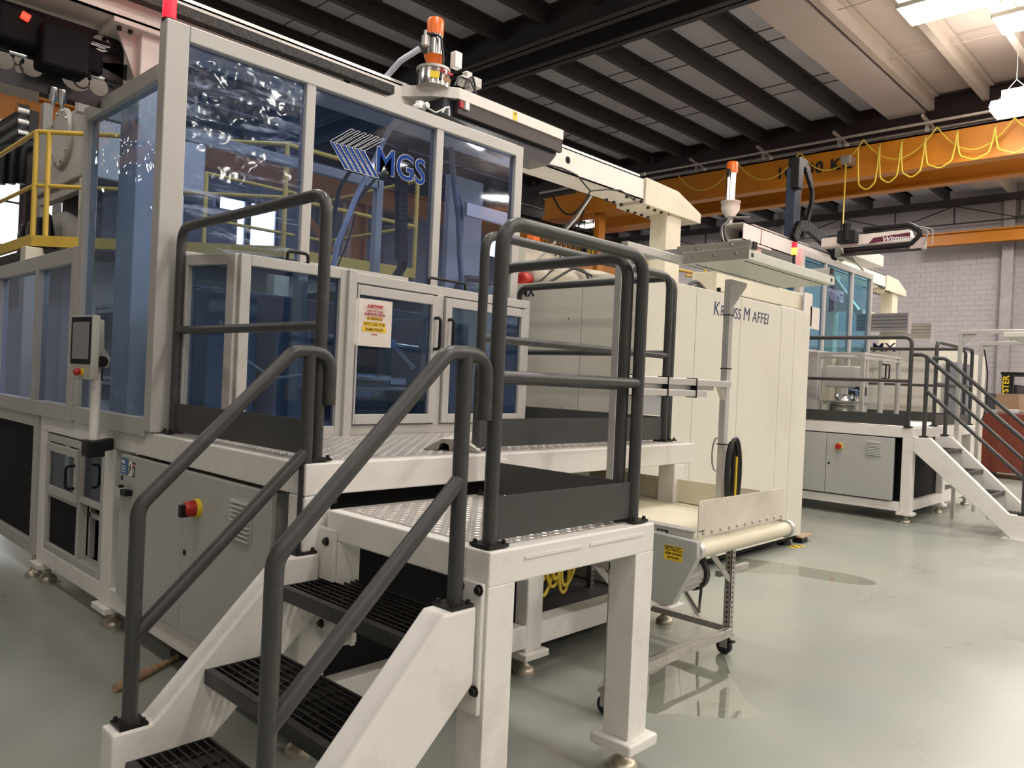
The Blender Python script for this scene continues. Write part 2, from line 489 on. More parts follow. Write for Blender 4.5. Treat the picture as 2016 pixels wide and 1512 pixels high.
for y in (5.5, -1.5, 12.5, 19.5):
    mb = MB().box(27.05, 27.07, y-.15, y+.15, 0, 8.4).box(27.36, 27.38, y-.15, y+.15, 0, 8.4).box(27.07, 27.36, y-.012, y+.012, 0, 8.4)
    part('column', mb, mat('column_paint', (.36, .325, .335), .6, var=.1, dirt=(.12, .1, .1), dirt_amt=.5), wf)
tr = MB().box(26.98, 27.14, -12, 26, 7.58, 7.80).box(27.02, 27.08, -12, 26, 7.0, 7.04)
part('truss_chord', tr, STEELD, wf)
for k in range(-6, 14):
    y = k*1.75
    part('truss_post', MB().box(27.04, 27.07, y-.02, y+.02, 7.04, 7.58), STEELD, wf)
    part('truss_brace', MB().bar((27.05, y, 7.04 if k % 2 else 7.58), (27.05, y+1.75, 7.58 if k % 2 else 7.04), .03, .03), STEELD, wf)
wl = struct_root('wall_left', (0, 26, 0))
part('wall_sheet', MB().box(-10, 27.5, 26, 26.2, 0, 8.6), WALLP, wl)
for x in np.arange(-8, 27, 3.0): part('pilaster', MB().box(x, x+.25, 25.8, 26, 0, 8.4), mat('column_paint', (0,0,0)), wl)
solo('wall_right', MB().box(-10, 27.5, -12.2, -12, 0, 8.6), WALLP, '', '', (0,-12,0), kind='structure')
solo('wall_back', MB().box(-10.2, -10, -12, 26, 0, 8.6), WALLP, '', '', (-10,0,0), kind='structure')
def window(n, x0, x1, z0, z1, nx=2, nz=3):
    W = struct_root('window_%d' % n, (x0, 25.95, z0))
    part('pane', MB().box(x0, x1, 25.9, 25.93, z0, z1), DAY, W)
    mb = MB().box(x0-.1, x0, 25.8, 25.95, z0-.1, z1+.1).box(x1, x1+.1, 25.8, 25.95, z0-.1, z1+.1)
    mb.box(x0, x1, 25.8, 25.95, z0-.1, z0).box(x0, x1, 25.8, 25.95, z1, z1+.1)
    for i in range(1, nx): mb.box(x0+(x1-x0)*i/nx-.04, x0+(x1-x0)*i/nx+.04, 25.8, 25.9, z0, z1)
    for i in range(1, nz): mb.box(x0, x1, 25.82, 25.9, z0+(z1-z0)*i/nz-.03, z0+(z1-z0)*i/nz+.03)
    part('window_frame', mb, STEELD, W)
window(1, 3.4, 6.15, 2.2, 7.2, 1, 4)
window(2, 6.75, 7.9, 4.9, 6.2, 2, 1)
window(3, 12.1, 14.2, 5.6, 7.35, 2, 2)
# no daylight opening is built behind the camera
# ================================================================ CRANE
cr = thing('bridge_crane', 'orange overhead bridge crane girders with yellow festoon cable loops under the dark roof', 'crane', (17, 5, 5.8))
mb = MB().box(17.0, 17.04, -11, 13.2, 6.22, 6.88).box(16.95, 17.25, -11, 13.2, 6.17, 6.22).box(17.0, 17.3, -11, 13.2, 6.84, 6.88).box(17.26, 17.3, -11, 13.2, 6.2, 6.88)
part('girder', mb, ORANGE, cr)
mb = MB().box(18.6, 18.64, -11, 13.2, 6.24, 6.9).box(18.5, 18.8, -11, 13.2, 6.19, 6.24).box(18.8, 18.84, -11, 13.2, 6.22, 6.9)
part('girder', mb, ORANGE, cr)
part('end_truck', MB().box(16.4, 19.6, 13.2, 13.6, 6.3, 6.8), ORANGE, cr, bevel=.02)
part('conductor_bar', MB().cyl((16.8, -10, 7.02), (16.8, 13, 7.02), .03, 8).cyl((17.5, -10, 7.1), (17.5, 13, 7.1), .02, 8), STEEL, cr)
for k in range(9):
    y = 10.2-1.75*k
    part('bar_hanger', MB().bar((16.6, y, 7.12), (17.3, y-.05, 7.0), .05, .05).box(16.9, 16.95, y-.03, y+.03, 6.88, 7.1), ALU, cr)
text('load_marking', '10,000 KG', PX(1528, 352, x=16.98), .34, 'x', BLACKINK, cr, bold=.012, track=1.18)
hang = [PX(a, b, x=16.85) for a, b in ((1335, 345), (1450, 318), (1575, 300), (1700, 275), (1845, 250), (1998, 232), (2060, 225))]
for i in range(len(hang)-1):
    part('festoon_cable', MB().tube(sag(hang[i], hang[i+1], .52 if i < 5 else .2, 14), .014, 6), YCORD, cr)
low = [PX(a, b, x=16.75) for a, b in ((1690, 293), (1732, 283), (1775, 275), (1822, 268), (1885, 257), (1960, 246), (2040, 238))]
for i in range(len(low)-1):
    p, q = low[i], low[i+1]
    d = [.92, .85, .8, .68, .60, .55][i]
    pts = [p, p.lerp(q, .03)-Vector((0,0,d*.45)), p.lerp(q, .1)-Vector((0,0,d*.85)), p.lerp(q, .5)-Vector((0,0,d*1.02)), p.lerp(q, .86)-Vector((0,0,d*.85)), p.lerp(q, .95)-Vector((0,0,d*.45)), q]
    part('festoon_cable', MB().tube(fillet(pts, .12, 4), .016, 6), YCORD, cr)
p = PX(1666, 318, x=16.7); q = PX(1658, 470, x=16.7)
part('pendant_strap', MB().bar(p, q, .045, .012, (0,1,0)), YCORD, cr)
part('hoist_trolley', MB().box(p.x-.05, p.x+.25, p.y-.1, p.y+.1, p.z-.05, p.z+.12), STEEL, cr, bevel=.01)
rw = thing('crane_runway', 'orange crane runway beam along the block wall below the truss', 'crane beam', (26.6, 3, 6.2))
part('rail_beam', MB().box(26.6, 26.65, -11, 8.1, 6.28, 6.68).box(26.5, 26.75, -11, 8.1, 6.64, 6.68).box(26.5, 26.75, -11, 8.1, 6.28, 6.32), ORANGE, rw)
part('wall_bracket', MB().box(26.65, 27.05, 5.4, 5.6, 6.4, 6.5), STEELD, rw)
part('wall_bracket', MB().box(26.65, 27.05, -1.6, -1.4, 6.4, 6.5), STEELD, rw)
# second runway seen through the glass on the left, on orange columns with knee braces
rz = [PX(a, b, y=14).z for a, b in ((0, 180), (0, 232))]
rw2 = thing('crane_runway', 'orange crane runway beam on orange columns seen through the blue glass', 'crane beam', (4, 14, 0))
part('rail_beam', MB().box(-9, 16.5, 14, 14.05, rz[1], rz[0]).box(-9, 16.5, 13.88, 14.17, rz[1]-.04, rz[1]).box(-9, 16.5, 13.88, 14.17, rz[0], rz[0]+.04), ORANGE, rw2)
for x in (9.4, 2.0, 15.6):
    part('column', MB().box(x, x+.04, 13.9, 14.25, 0, rz[1]).box(x+.36, x+.40, 13.9, 14.25, 0, rz[1]).box(x, x+.4, 14.06, 14.09, 0, rz[1]), ORANGE, rw2)
    part('knee_brace', MB().bar((x-1.6, 14, rz[1]), (x, 14, rz[1]-1.5), .12, .12, (0,1,0)), ORANGE, rw2)
g2 = thing('crane_girder', 'orange crane girder end reaching over the cream moulding machine', 'crane beam', (12, 11.5, 5))
p0, p1 = PX(1073, 392, x=9.0), PX(1073, 432, x=9.0)
part('box_girder', MB().box(9.0, 9.3, 3.0, p0.y, p1.z, p0.z), ORANGE, g2, bevel=.01) if False else None
gx = 12.0; a, b = PX(1073, 391, x=gx), PX(1073, 430, x=gx)
part('box_girder', MB().box(gx, gx+.35, PX(1240, 400, x=gx).y, a.y, b.z, a.z).box(gx-.08, gx+.43, PX(1240, 400, x=gx).y, a.y, b.z-.04, b.z), ORANGE, g2)
c_ = PX(1170, 448, x=13.4)
part('box_girder', MB().box(13.4, 13.7, PX(1300, 430, x=13.4).y, c_.y, c_.z-.03, c_.z+.35).box(13.3, 13.8, PX(1300, 430, x=13.4).y, c_.y, c_.z-.07, c_.z-.03), ORANGE, g2)
part('power_cable', MB().tube(sag((gx-.1, a.y-.3, a.z), (gx-.1, a.y-1.3, a.z+.02), .45), .02, 6).tube(sag((gx-.1, a.y-1.3, a.z), (gx-.1, a.y-.8, b.z-1), -.1), .02, 6), RUBBER, g2)
part('cable_rail', MB().cyl((gx-.05, a.y+.1, a.z+.12), (gx-.05, a.y-2.5, a.z+.12), .03, 8), STEEL, g2)
yc1 = PX(1170, 440, x=12.0).y
part('column', MB().box(gx+.08, gx+.28, yc1-.06, yc1+.06, 0, b.z-.04), ORANGE, g2, .01)
# low orange wall beam behind the moulding machine
gb = thing('steel_beam', 'low orange beam with a yellow hook block behind the moulding machine', 'beam', (14, 12, 3))
qa, qb, qc = PX(1045, 436, y=10.5), PX(1228, 493, y=10.5), PX(1099, 452, y=10.5)
part('web', MB().box(qa.x, qb.x, 10.5, 10.55, qc.z-.75, qc.z), ORANGE, gb)
part('flange', MB().box(qa.x, qb.x, 10.42, 10.63, qc.z, qc.z+.03).box(qa.x, qb.x, 10.42, 10.63, qc.z-.78, qc.z-.75), ORANGE, gb)
part('beam_column', MB().box(qb.x-.3, qb.x-.1, 10.56, 10.76, 0, qc.z-.1), ORANGE, gb)
hk = PX(1160, 490, x=PX(1160, 490, y=10.3).x)
part('hook_block', MB().lathe(hk, (-1,0,0), [(0,.2),(.05,.22),(.12,.22),(.15,.12)], 20), YELP, gb)
part('sheave', MB().lathe(hk-Vector((.16,0,0)), (-1,0,0), [(0,.1),(.03,.1)], 16), BLKP, gb)
part('hoist_rope', MB().cyl(hk+Vector((-.05,.12,.1)), hk+Vector((-.05,.12,1.5)), .012, 6).cyl(hk+Vector((-.05,-.12,.1)), hk+Vector((-.05,-.12,1.5)), .012, 6), STEELD, gb)

# ================================================================ LIGHT FIXTURES
def fixture(x, y, z, label, tube_n=4, lx=.62, ly=1.25, power=LAMP_W, wire=True, shape='bay', group=None):
    t = thing('ceiling_light', label, 'light', (x, y, z), group)
    if shape == 'bay':
        mb = MB().box(x-lx/2, x+lx/2, y-ly/2, y+ly/2, z+.05, z+.07)
        mb.prism([(x-lx/2, y-ly/2, z), (x-lx/2, y-ly/2, z+.05), (x+lx/2, y-ly/2, z+.05), (x+lx/2, y-ly/2, z)], (0,.01,0))
        mb.prism([(x-lx/2, y+ly/2, z), (x-lx/2, y+ly/2, z+.05), (x+lx/2, y+ly/2, z+.05), (x+lx/2, y+ly/2, z)], (0,-.01,0))
        mb.box(x-lx/2, x-lx/2+.01, y-ly/2, y+ly/2, z, z+.05).box(x+lx/2-.01, x+lx/2, y-ly/2, y+ly/2, z, z+.05)
        part('housing', mb, LPANEL, t)
        for k in range(tube_n):
            xx = x-lx/2+lx*(k+.5)/tube_n
            part('tube_lamp', MB().cyl((xx, y-ly/2+.03, z+.02), (xx, y+ly/2-.03, z+.02), .02, 8), LIGHT, t)
    else:
        part('housing', MB().prism([(x-.3, y-.35, z), (x-.14, y-.35, z+.16), (x+.14, y-.35, z+.16), (x+.3, y-.35, z)], (0,.7,0)), LPANEL, t, bevel=.01)
        part('ballast_box', MB().box(x-.12, x+.12, y-.2, y+.2, z+.16, z+.32), LPANEL, t, bevel=.01)
        part('diffuser', MB().box(x-.28, x+.28, y-.33, y+.33, z-.06, z), LIGHT, t)
    if wire:
        part('hanging_wire', MB().cyl((x, y-ly*.3, z+.07), (x, y, z+.5), .006, 5).cyl((x, y+ly*.3, z+.07), (x, y, z+.5), .006, 5).cyl((x, y, z+.5), (x, y, 8.4), .006, 5), STEEL, t)
    l = area((x, y, z-.08), lx, ly, power); l.parent = t; l.location = (0, 0, -.08)
    l = area((x, y, z+.2), lx, ly, power*.5, rot=(PI, 0, 0)); l.parent = t; l.location = (0, 0, .36 if shape == 'bell' else .10)  # upward fill light added above the housing to brighten the roof
p = PX(1866, 12, z=7.7); fixture(p.x, p.y, 7.7, 'open fluorescent troffer high under the cream roof at the top right', 5, .8, 1.3)
p = PX(2004, 28, z=7.7); fixture(p.x+.3, p.y-.3, 7.7, 'fluorescent troffer cut off by the top right corner of the picture', 5, .8, 1.3)
p = PX(1999, 213, z=6.6); fixture(p.x, p.y, 6.6, 'white bell-shaped pendant lamp hanging on a wire before the dark beam', shape='bell')
for _y in (4.0, 8.5, 13.5, 18.5):  # lamps added out of sight behind the girders to brighten wall and roof
    fixture(23.4, _y, 7.55, 'added high bay fill lamp hidden between the crane girders and the block wall', power=LAMP_W*(1.25 if _y < 10 else 2.4), group='added fill lamps behind the crane')
for (x, y) in LAMPS:
    fixture(x, y, 7.2, 'fluorescent high bay lamp hanging in a row over the shop floor', power=LAMP_W*(.45 if x < 2 else (1.1 if x < 15 else 2.0)), group='high bay lamps over the shop floor')

# ================================================================ HELPERS FOR EQUIPMENT
def level_foot(x, y, top, par, r=.055):
    part('levelling_foot', MB().lathe((x, y, 0), (0,0,1), [(0, r), (.02, r), (.035, r*.75), (.05, .02), (.08, .018), (.08, .026), (.10, .026), (.10, .014), (top, .014)], 18), BRASS, par)
def bolt(mb, p, d, r=.011, h=.012):
    p, d = Vector(p), Vector(d).normalized()
    mb.lathe(p, d, [(0, r*1.5), (.003, r*1.5), (.003, r), (h, r)], 8, smooth=False)
def base_plate(mb, mb2, x, y, z, s=.055):
    mb.box(x-s, x+s, y-s, y+s, z, z+.01)
    for i in (-1, 1):
        for j in (-1, 1): bolt(mb2, (x+i*s*.72, y+j*s*.72, z+.01), (0,0,1), .007, .012)
def lugs(x0, x1, y0, y1, z, pitch=.033, ln=.013, wd=.0042, h=.0022):
    mb = MB(); nx, ny = int((x1-x0)/pitch), int((y1-y0)/pitch); vs = []; fsx = []
    for i in range(nx):
        for j in range(ny):
            cx, cy = x0+pitch*(i+.5), y0+pitch*(j+.5)
            a = PI/4 if (i+j) % 2 else -PI/4
            c, s_ = math.cos(a), math.sin(a); k = len(vs)
            for (u, v, hh) in ((-ln,0,0),(-ln*.5,-wd,0),(ln*.5,-wd,0),(ln,0,0),(ln*.5,wd,0),(-ln*.5,wd,0),(-ln*.5,0,h),(ln*.5,0,h)):
                vs.append((cx+u*c-v*s_, cy+u*s_+v*c, z+hh))
            fsx += [(k,k+1,k+6),(k+1,k+2,k+7,k+6),(k+2,k+3,k+7),(k+3,k+4,k+7),(k+4,k+5,k+6,k+7),(k+5,k,k+6)]
    mb.add(vs, fsx); return mb
def guard_rail(label, P, Q, z0, ztop, zmid, kick=True, r=.024, fr=.09, over0=0, over1=0, group=None, kside=None):
    """P,Q plan positions of the posts; rail runs over both"""
    P, Q = Vector((*P, 0)), Vector((*Q, 0)); d = (Q-P).normalized()
    t = thing('guard_rail', label, 'railing', ((P.x+Q.x)/2, (P.y+Q.y)/2, z0), group)
    zt = ztop-r
    pts = [P+Vector((0,0,z0)), P+Vector((0,0,zt)), Q+Vector((0,0,zt)), Q+Vector((0,0,z0))]
    part('post_and_top_rail', MB().tube(fillet(pts, fr, 8), r, 14), RAIL, t)
    part('mid_rail', MB().cyl(P+Vector((0,0,zmid)), Q+Vector((0,0,zmid)), r*.85, 14), RAIL, t)
    if kick:
        part('kick_plate', MB().bar(P+Vector((0,0,z0+.085)), Q+Vector((0,0,z0+.085)), .006, .14), KICK, t)
    mb, mb2 = MB(), MB()
    for c in (P, Q): base_plate(mb, mb2, c.x, c.y, z0, .045)
    part('base_plate', mb, BOLT, t); part('bolt', mb2, BOLT, t)
    return t
def frame_rect(par, P, Q, z0, z1, wd, dp, mt, name='frame', bevel=.004, sides='lrtb', wb=None):
    """frame in the vertical plane through P-Q; member width wd, depth dp"""
    P, Q = Vector((*P, 0)), Vector((*Q, 0)); d = (Q-P).normalized(); wb = wb or wd
    def vpost(c): part(name+'_stile', MB().bar(c+Vector((0,0,z0)), c+Vector((0,0,z1)), dp, wd, d), mt, par, bevel)
    if 'l' in sides: vpost(P+d*wd/2)
    if 'r' in sides: vpost(Q-d*wd/2)
    a, b = P+d*(wd if 'l' in sides else 0), Q-d*(wd if 'r' in sides else 0)
    if 't' in sides: part(name+'_rail', MB().bar(a+Vector((0,0,z1-wd/2)), b+Vector((0,0,z1-wd/2)), dp, wd), mt, par, bevel)
    if 'b' in sides: part(name+'_rail', MB().bar(a+Vector((0,0,z0+wb/2)), b+Vector((0,0,z0+wb/2)), dp, wb), mt, par, bevel)
def pane(par, P, Q, z0, z1, mt, th=.006, name='pane', label=None):
    P, Q = Vector((*P, (z0+z1)/2)), Vector((*Q, (z0+z1)/2))
    n = (Q-P).cross(Vector((0,0,1))).normalized()
    # single sheet (a thin real sheet) so the tint is met once
    a, b = P.copy(), Q.copy()
    mb = MB(); mb.add([(a.x,a.y,z0),(b.x,b.y,z0),(b.x,b.y,z1),(a.x,a.y,z1)], [(0,1,2,3)])
    return part(name, mb, mt, par, label=label)
def handle(par, p, q, out, mt=BLKP, r=.009, name='handle'):
    p, q, out = Vector(p), Vector(q), Vector(out)
    return part(name, MB().tube(fillet([p, p+out, q+out, q], .025, 5), r, 8), mt, par)

# ================================================================ CELL BASES
def cell_base(ox, oy, label, pre):
    t = thing('machine_base', label, 'machine frame', (ox+1.6, oy+2.6, 0), 'white steel machine bases')
    X = lambda v: v+ox
    Y = lambda v: v+oy
    part('top_beam', MB().box(X(1.6), X(1.72), Y(2.72), Y(5.95), 1.02, 1.145), WHITE, t, .006)
    part('top_beam', MB().box(X(1.6), X(4.45), Y(2.6), Y(2.72), 1.02, 1.145), WHITE, t, .006)
    part('top_beam', MB().box(X(4.33), X(4.45), Y(2.72), Y(5.95), 1.02, 1.145), WHITE, t, .006)
    for (x, y, wx, wy) in ((1.6, 2.6, .12, .12), (1.6, 4.58, .12, .15), (1.6, 5.82, .12, .13), (2.9, 2.6, .12, .12), (4.22, 2.6, .12, .12), (4.22, 5.8, .12, .12)):
        part('leg', MB().box(X(x), X(x+wx), Y(y), Y(y+wy), .13, 1.02), WHITE, t, .008)
        part('foot_pad', MB().box(X(x-.03), X(x+wx+.03), Y(y-.03), Y(y+wy+.03), .095, .13), WHITE, t, .005)
        level_foot(X(x+wx/2), Y(y+wy/2), .1, t)
    part('lower_rail', MB().box(X(1.603), X(1.717), Y(2.72), Y(5.85), .133, .24), WHITE, t, .006)
    part('lower_rail', MB().box(X(1.72), X(4.22), Y(2.603), Y(2.717), .15, .265), WHITE, t, .006)
    part('lower_rail', MB().box(X(4.22), X(4.34), Y(2.72), Y(5.8), .15, .265), WHITE, t, .006)
    part('deck_plate', MB().box(X(1.66), X(4.42), Y(2.655), Y(4.05), 1.145, 1.151), TREADP, t)
    part('tread_lugs', lugs(X(1.66), X(4.42), Y(2.66), Y(4.04), 1.151), TREADP, t, stuff=True)
    part('deck_sheet', MB().box(X(1.66), X(4.40), Y(4.05), Y(5.9), 1.14, 1.15), STEEL, t)
    part('side_panel', MB().box(X(1.76), X(1.77), Y(2.72), Y(4.58), .24, 1.02), BLACK, t)
    part('front_panel', MB().box(X(1.72), X(2.9), Y(2.68), Y(2.69), .265, 1.02), BLACK, t)
    part('inner_panel', MB().box(X(3.02), X(4.4), Y(3.7), Y(3.71), .15, 1.02), BLACK, t)
    part('floor_tray', MB().box(X(3.0), X(4.25), Y(2.7), Y(3.7), .16, .17), STEELD, t)
    return t
cell_base(0, 0, 'nearest white steel machine base carrying the tread plate deck and tall enclosure', 0)

def cabinet(ox, oy, label):
    t = thing('electrical_cabinet', label, 'cabinet', (ox+1.6, oy+3.6, .25), 'grey electrical cabinets in the machine bases')
    part('body', MB().box(ox+1.60, ox+1.755, oy+2.84, oy+4.40, .26, 1.0), CABGREY, t, .004)
    part('door', MB().box(ox+1.575, ox+1.60, oy+3.613, oy+4.41, .255, 1.008), CABGREY, t, .004)
    part('door', MB().box(ox+1.575, ox+1.60, oy+2.80, oy+3.607, .255, 1.008), CABGREY, t, .004)
    k = part('lock', MB().lathe((ox+1.575, oy+3.57, .63), (-1,0,0), [(0,.014),(.004,.014),(.004,.009)], 14), BLKP, t)
    sw = part('rotary_switch', MB().lathe((ox+1.575, oy+3.45, .855), (-1,0,0), [(0,.045),(.02,.042)], 10), YELP, t, label='yellow collar of the rotary switch')
    part('switch_knob', MB().lathe((ox+1.555, oy+3.45, .855), (-1,0,0), [(0,.038),(.03,.034),(.045,.028)], 18), RED, sw, label='red knob')
    part('knob_grip', MB().box(ox+1.49, ox+1.53, oy+3.435, oy+3.465, .82, .875), BLKP if ox == 0 else RED, sw, .003)
    v = part('vent_grille', MB().box(ox+1.568, ox+1.575, oy+2.945, oy+3.125, .775, .96), CABGREY, t, .003)
    for i in range(9):
        z = .782+i*.019
        part('louvre', MB().prism([(ox+1.568, oy+2.952, z), (ox+1.557, oy+2.952, z), (ox+1.568, oy+2.952, z+.014)], (0,.166,0)), CABGREY, v)
    return t
cb = cabinet(0, 0, 'grey double-door electrical cabinet with red and yellow switch behind the near handrails')
def sticker(par, y0, y1, z0, z1, mt, x=1.5735): return part('sticker', MB().box(x, 1.5748, y0, y1, z0, z1), mt, par)
s1 = sticker(cb, 4.30, 4.405, .905, .992, mat('sticker_blue', (.03, .13, .26), .4))
text('sticker_text', 'MGS', (1.573, 4.395, .962), .026, 'x', WINK, s1, bold=.0006)
for i in range(3): text('sticker_text', 'mgs mfg group', (1.573, 4.395, .945-.014*i), .011, 'x', WINK, s1)
s2 = sticker(cb, 4.245, 4.288, .905, .98, WINK)
part('danger_figure', MB().bar((1.573, 4.278, .915), (1.573, 4.262, .968), .002, .006, (1,0,0)).bar((1.573, 4.252, .94), (1.573, 4.28, .955), .002, .005, (1,0,0)), BLACKINK, s2)
s3 = sticker(cb, 4.205, 4.245, .905, .98, BLACKINK)
part('danger_band', MB().box(1.572, 1.5735, 4.208, 4.242, .955, .975), REDINK, s3)
text('danger_text', 'DANGER', (1.5715, 4.241, .961), .0095, 'x', WINK, s3)
for i in range(5): text('danger_text', 'hazardous', (1.572, 4.241, .945-.008*i), .008, 'x', WINK, s3)
sticker(cb, 4.365, 4.395, .87, .897, BLACKINK)
lt = part('clear_latch', MB().box(1.53, 1.575, 4.29, 4.36, .79, .84), mat('latch_grey', (.5,.52,.5), .25), cb, .004)
part('latch_arm', MB().box(1.535, 1.57, 4.22, 4.29, .805, .835).cyl((1.55,4.32,.84), (1.55,4.32,.852), .014, 12), BLKP, lt)

# access door in the left of base 1
ad = thing('guard_door', 'low grey framed access door pair with small tinted windows under the operator screen', 'door panel', (1.62, 5.3, .25))
frame_rect(ad, (1.63, 5.81), (1.63, 4.74), .24, 1.01, .05, .05, FRAME)
part('frame_stile', MB().box(1.605, 1.655, 5.14, 5.185, .29, .96), FRAME, ad, .003)
part('frame_rail', MB().box(1.605, 1.655, 5.185, 5.76, .60, .645), FRAME, ad, .003)
part('frame_rail', MB().box(1.605, 1.655, 4.79, 5.14, .64, .675), FRAME, ad, .003)
dr = part('door', MB().box(1.585, 1.605, 5.15, 5.20, .63, .955).box(1.585, 1.605, 5.70, 5.75, .63, .955).box(1.585, 1.605, 5.20, 5.70, .905, .955).box(1.585, 1.605, 5.20, 5.70, .63, .68), FRAME, ad, .003)
pane(ad, (1.60, 5.70), (1.60, 5.20), .68, .905, GLASSD)
pane(ad, (1.63, 5.14), (1.63, 4.79), .675, .96, GLASSD)
handle(ad, (1.585, 5.175, .72), (1.585, 5.175, .86), (-.05, 0, 0), name='door_handle')
part('lower_panel', MB().box(1.625, 1.635, 5.185, 5.76, .29, .60), BLACK, ad)
part('inner_frame', MB().box(1.66, 1.69, 4.79, 5.14, .55, .58).box(1.66, 1.69, 4.8, 4.83, .3, .64).box(1.66, 1.69, 5.1, 5.13, .3, .64), EXTR, ad)
part('back_panel', MB().box(1.74, 1.75, 4.74, 5.8, .25, 1.01), BLACK, ad)

# left run: dark skirting with grey frame
sk = thing('lower_guard_panel', 'black skirting panels in a grey frame at the left edge below the glazed guard', 'guard panel', (1.6, 7, 0))
frame_rect(sk, (1.62, 9.2), (1.62, 5.99), .16, 1.125, .09, .06, FRAME)
part('dark_panel', MB().box(1.62, 1.63, 6.08, 9.12, .25, 1.05), BLACK, sk)
for y in (6.05, 7.6, 9.1): level_foot(1.62, y, .17, sk)

# low glazed guard (left)
lg = thing('glazed_guard', 'low grey framed guard with blue windows running off the left edge', 'guard', (1.6, 7, 1.13))
frame_rect(lg, (1.61, 9.2), (1.61, 5.27), 1.12, 2.21, .10, .07, FRAME, sides='lrtb')
for y in (6.09, 7.12, 8.15): part('frame_mullion', MB().box(1.575, 1.645, y-.035, y+.035, 1.22, 2.11), FRAME, lg, .004)
ys = [5.37, 6.055, 6.125, 7.085, 7.155, 8.115, 8.185, 9.1]
for i in range(0, 8, 2): pane(lg, (1.61, ys[i+1]), (1.61, ys[i]), 1.22, 2.11, GLASSB)

# ================================================================ TALL ENCLOSURES
def mgs_logo(par, pts_fn, blue, white, yf, filled=True):
    """pts_fn maps survey pixel to plane point"""
    def poly(name, pix, mt, off=0):
        pts = [pts_fn(*p)+Vector((0, -.0015-off, 0)) for p in pix]
        part(name, MB().prism(pts, (0, -.0008, 0)), mt, par)
    n = 6
    for i in range(n):
        u = i/(n-1)
        vx, vy = 649.8+(709.5-649.8)*u, 279.3+(295.6-279.3)*u
        tx, ty = 691.9+(751.5-691.9)*u, 253.5+(272.5-253.5)*u
        lx, ly = 679.7+(738-679.7)*u, 332.2+(348.4-332.2)*u
        # upper open stroke: outline only
        w_ = 3.2
        for (o1, o2) in (((0,0),(0,0)),):
            mb = MB()
            A, B = (vx, vy-2), (tx, ty); A2, B2 = (vx+5.5, vy+2.5), (tx+5.5, ty+2.0)
            for (P_, Q_) in ((A, B), (A2, B2), (B, B2)):
                mb.bar(pts_fn(*P_)+Vector((0,-.002,0)), pts_fn(*Q_)+Vector((0,-.002,0)), .0008, .0025, (0,0,1)) if abs(P_[0]-Q_[0]) > 1 else None
            part('logo_outline', mb, white, par)
        poly('logo_edge', [(vx-1, vy-1), (vx+7.7, vy+1.2), (lx+8, ly+3), (lx-1.5, ly+1)], white)
        poly('logo_stroke', [(vx, vy), (vx+6.6, vy+1.8), (lx+6.4, ly+1.9), (lx-.4, ly)], blue, .0012)

def tall_enclosure(ox, oy, zt, label, glz, side_glz, dz=0, side=True):
    t = thing('safety_enclosure', label, 'machine guard', (ox+1.6, oy+4.05, 1.15), 'tall glazed robot enclosures')
    y0 = oy+4.05; zs = zt-.21
    part('corner_post', MB().box(ox+1.58, ox+1.70, y0, y0+.09, 1.15, zt), FRAME, t, .006)
    xs = [(2.395, 2.457), (3.393, 3.457), (4.17, 4.25)]
    for i, (a, b) in enumerate(xs):
        part('end_post' if i == 2 else 'mullion', MB().box(ox+a, ox+b, y0+.005, y0+.075, 1.15, zt-.08 if i < 2 else zt), FRAME, t, .005)
    part('top_rail', MB().box(ox+1.70, ox+4.17, y0, y0+.08, zt-.085, zt), FRAME, t, .006)
    part('sill_rail', MB().box(ox+1.70, ox+4.17, y0+.01, y0+.07, 2.05, 2.10), FRAME, t, .004)
    part('bottom_rail', MB().box(ox+1.70, ox+4.17, y0+.01, y0+.07, 1.15, 1.2), FRAME, t, .004)
    for (a, b, g) in ((1.70, 2.395, glz[0]), (2.457, 3.393, glz[1]), (3.457, 4.17, glz[2])):
        pane(t, (ox+a, y0+.035), (ox+b, y0+.035), 2.10, zt-.085, g, name='glass_panel')
    if side:
        part('side_top_rail', MB().box(ox+1.58, ox+1.65, y0+.09, oy+5.20, zs-.085, zs), FRAME, t, .006)
        part('side_post', MB().box(ox+1.58, ox+1.65, oy+5.19, oy+5.27, 1.13, zs), FRAME, t, .006)
        part('side_bottom_rail', MB().box(ox+1.58, ox+1.65, y0+.09, oy+5.19, 1.12, 1.22), FRAME, t, .006)
        pane(t, (ox+1.61, oy+5.19), (ox+1.61, y0+.09), 1.22, zs-.085, side_glz, name='glass_panel')
    # back frame
    part('rear_post', MB().box(ox+4.18, ox+4.25, oy+5.8, oy+5.87, 1.15, zt), FRAME, t, .004)
    part('rear_top_rail', MB().box(ox+1.7, ox+4.2, oy+5.8, oy+5.86, zt-.08, zt), FRAME, t, .004)
    return t
te1 = tall_enclosure(0, 0, 3.265, 'tall silver enclosure with blue windows and a blue and white logo', (GLASSF, GLASSB, GLASSB), GLASSS)
gp = PX(700, 300, y=4.085)
mgs_logo(te1, lambda a, b: PX(a, b, y=4.08), BLUEINK, WINK, 4.08)
a = PX(737, 337, y=4.078); b = PX(833, 337, y=4.078)
sz = (PX(744, 286, y=4.078).z-PX(744, 337, y=4.078).z)/.70
for nm, mt_, bo, dy_ in (('logo_letters_edge', WINK, .0055, 0), ('logo_letters', BLUEINK, .0022, -.002)):
    text(nm, 'MGS', (a.x, a.y-.002+dy_, a.z), sz, 'y', mt_, te1, bold=bo, sx=.90, track=1.0)
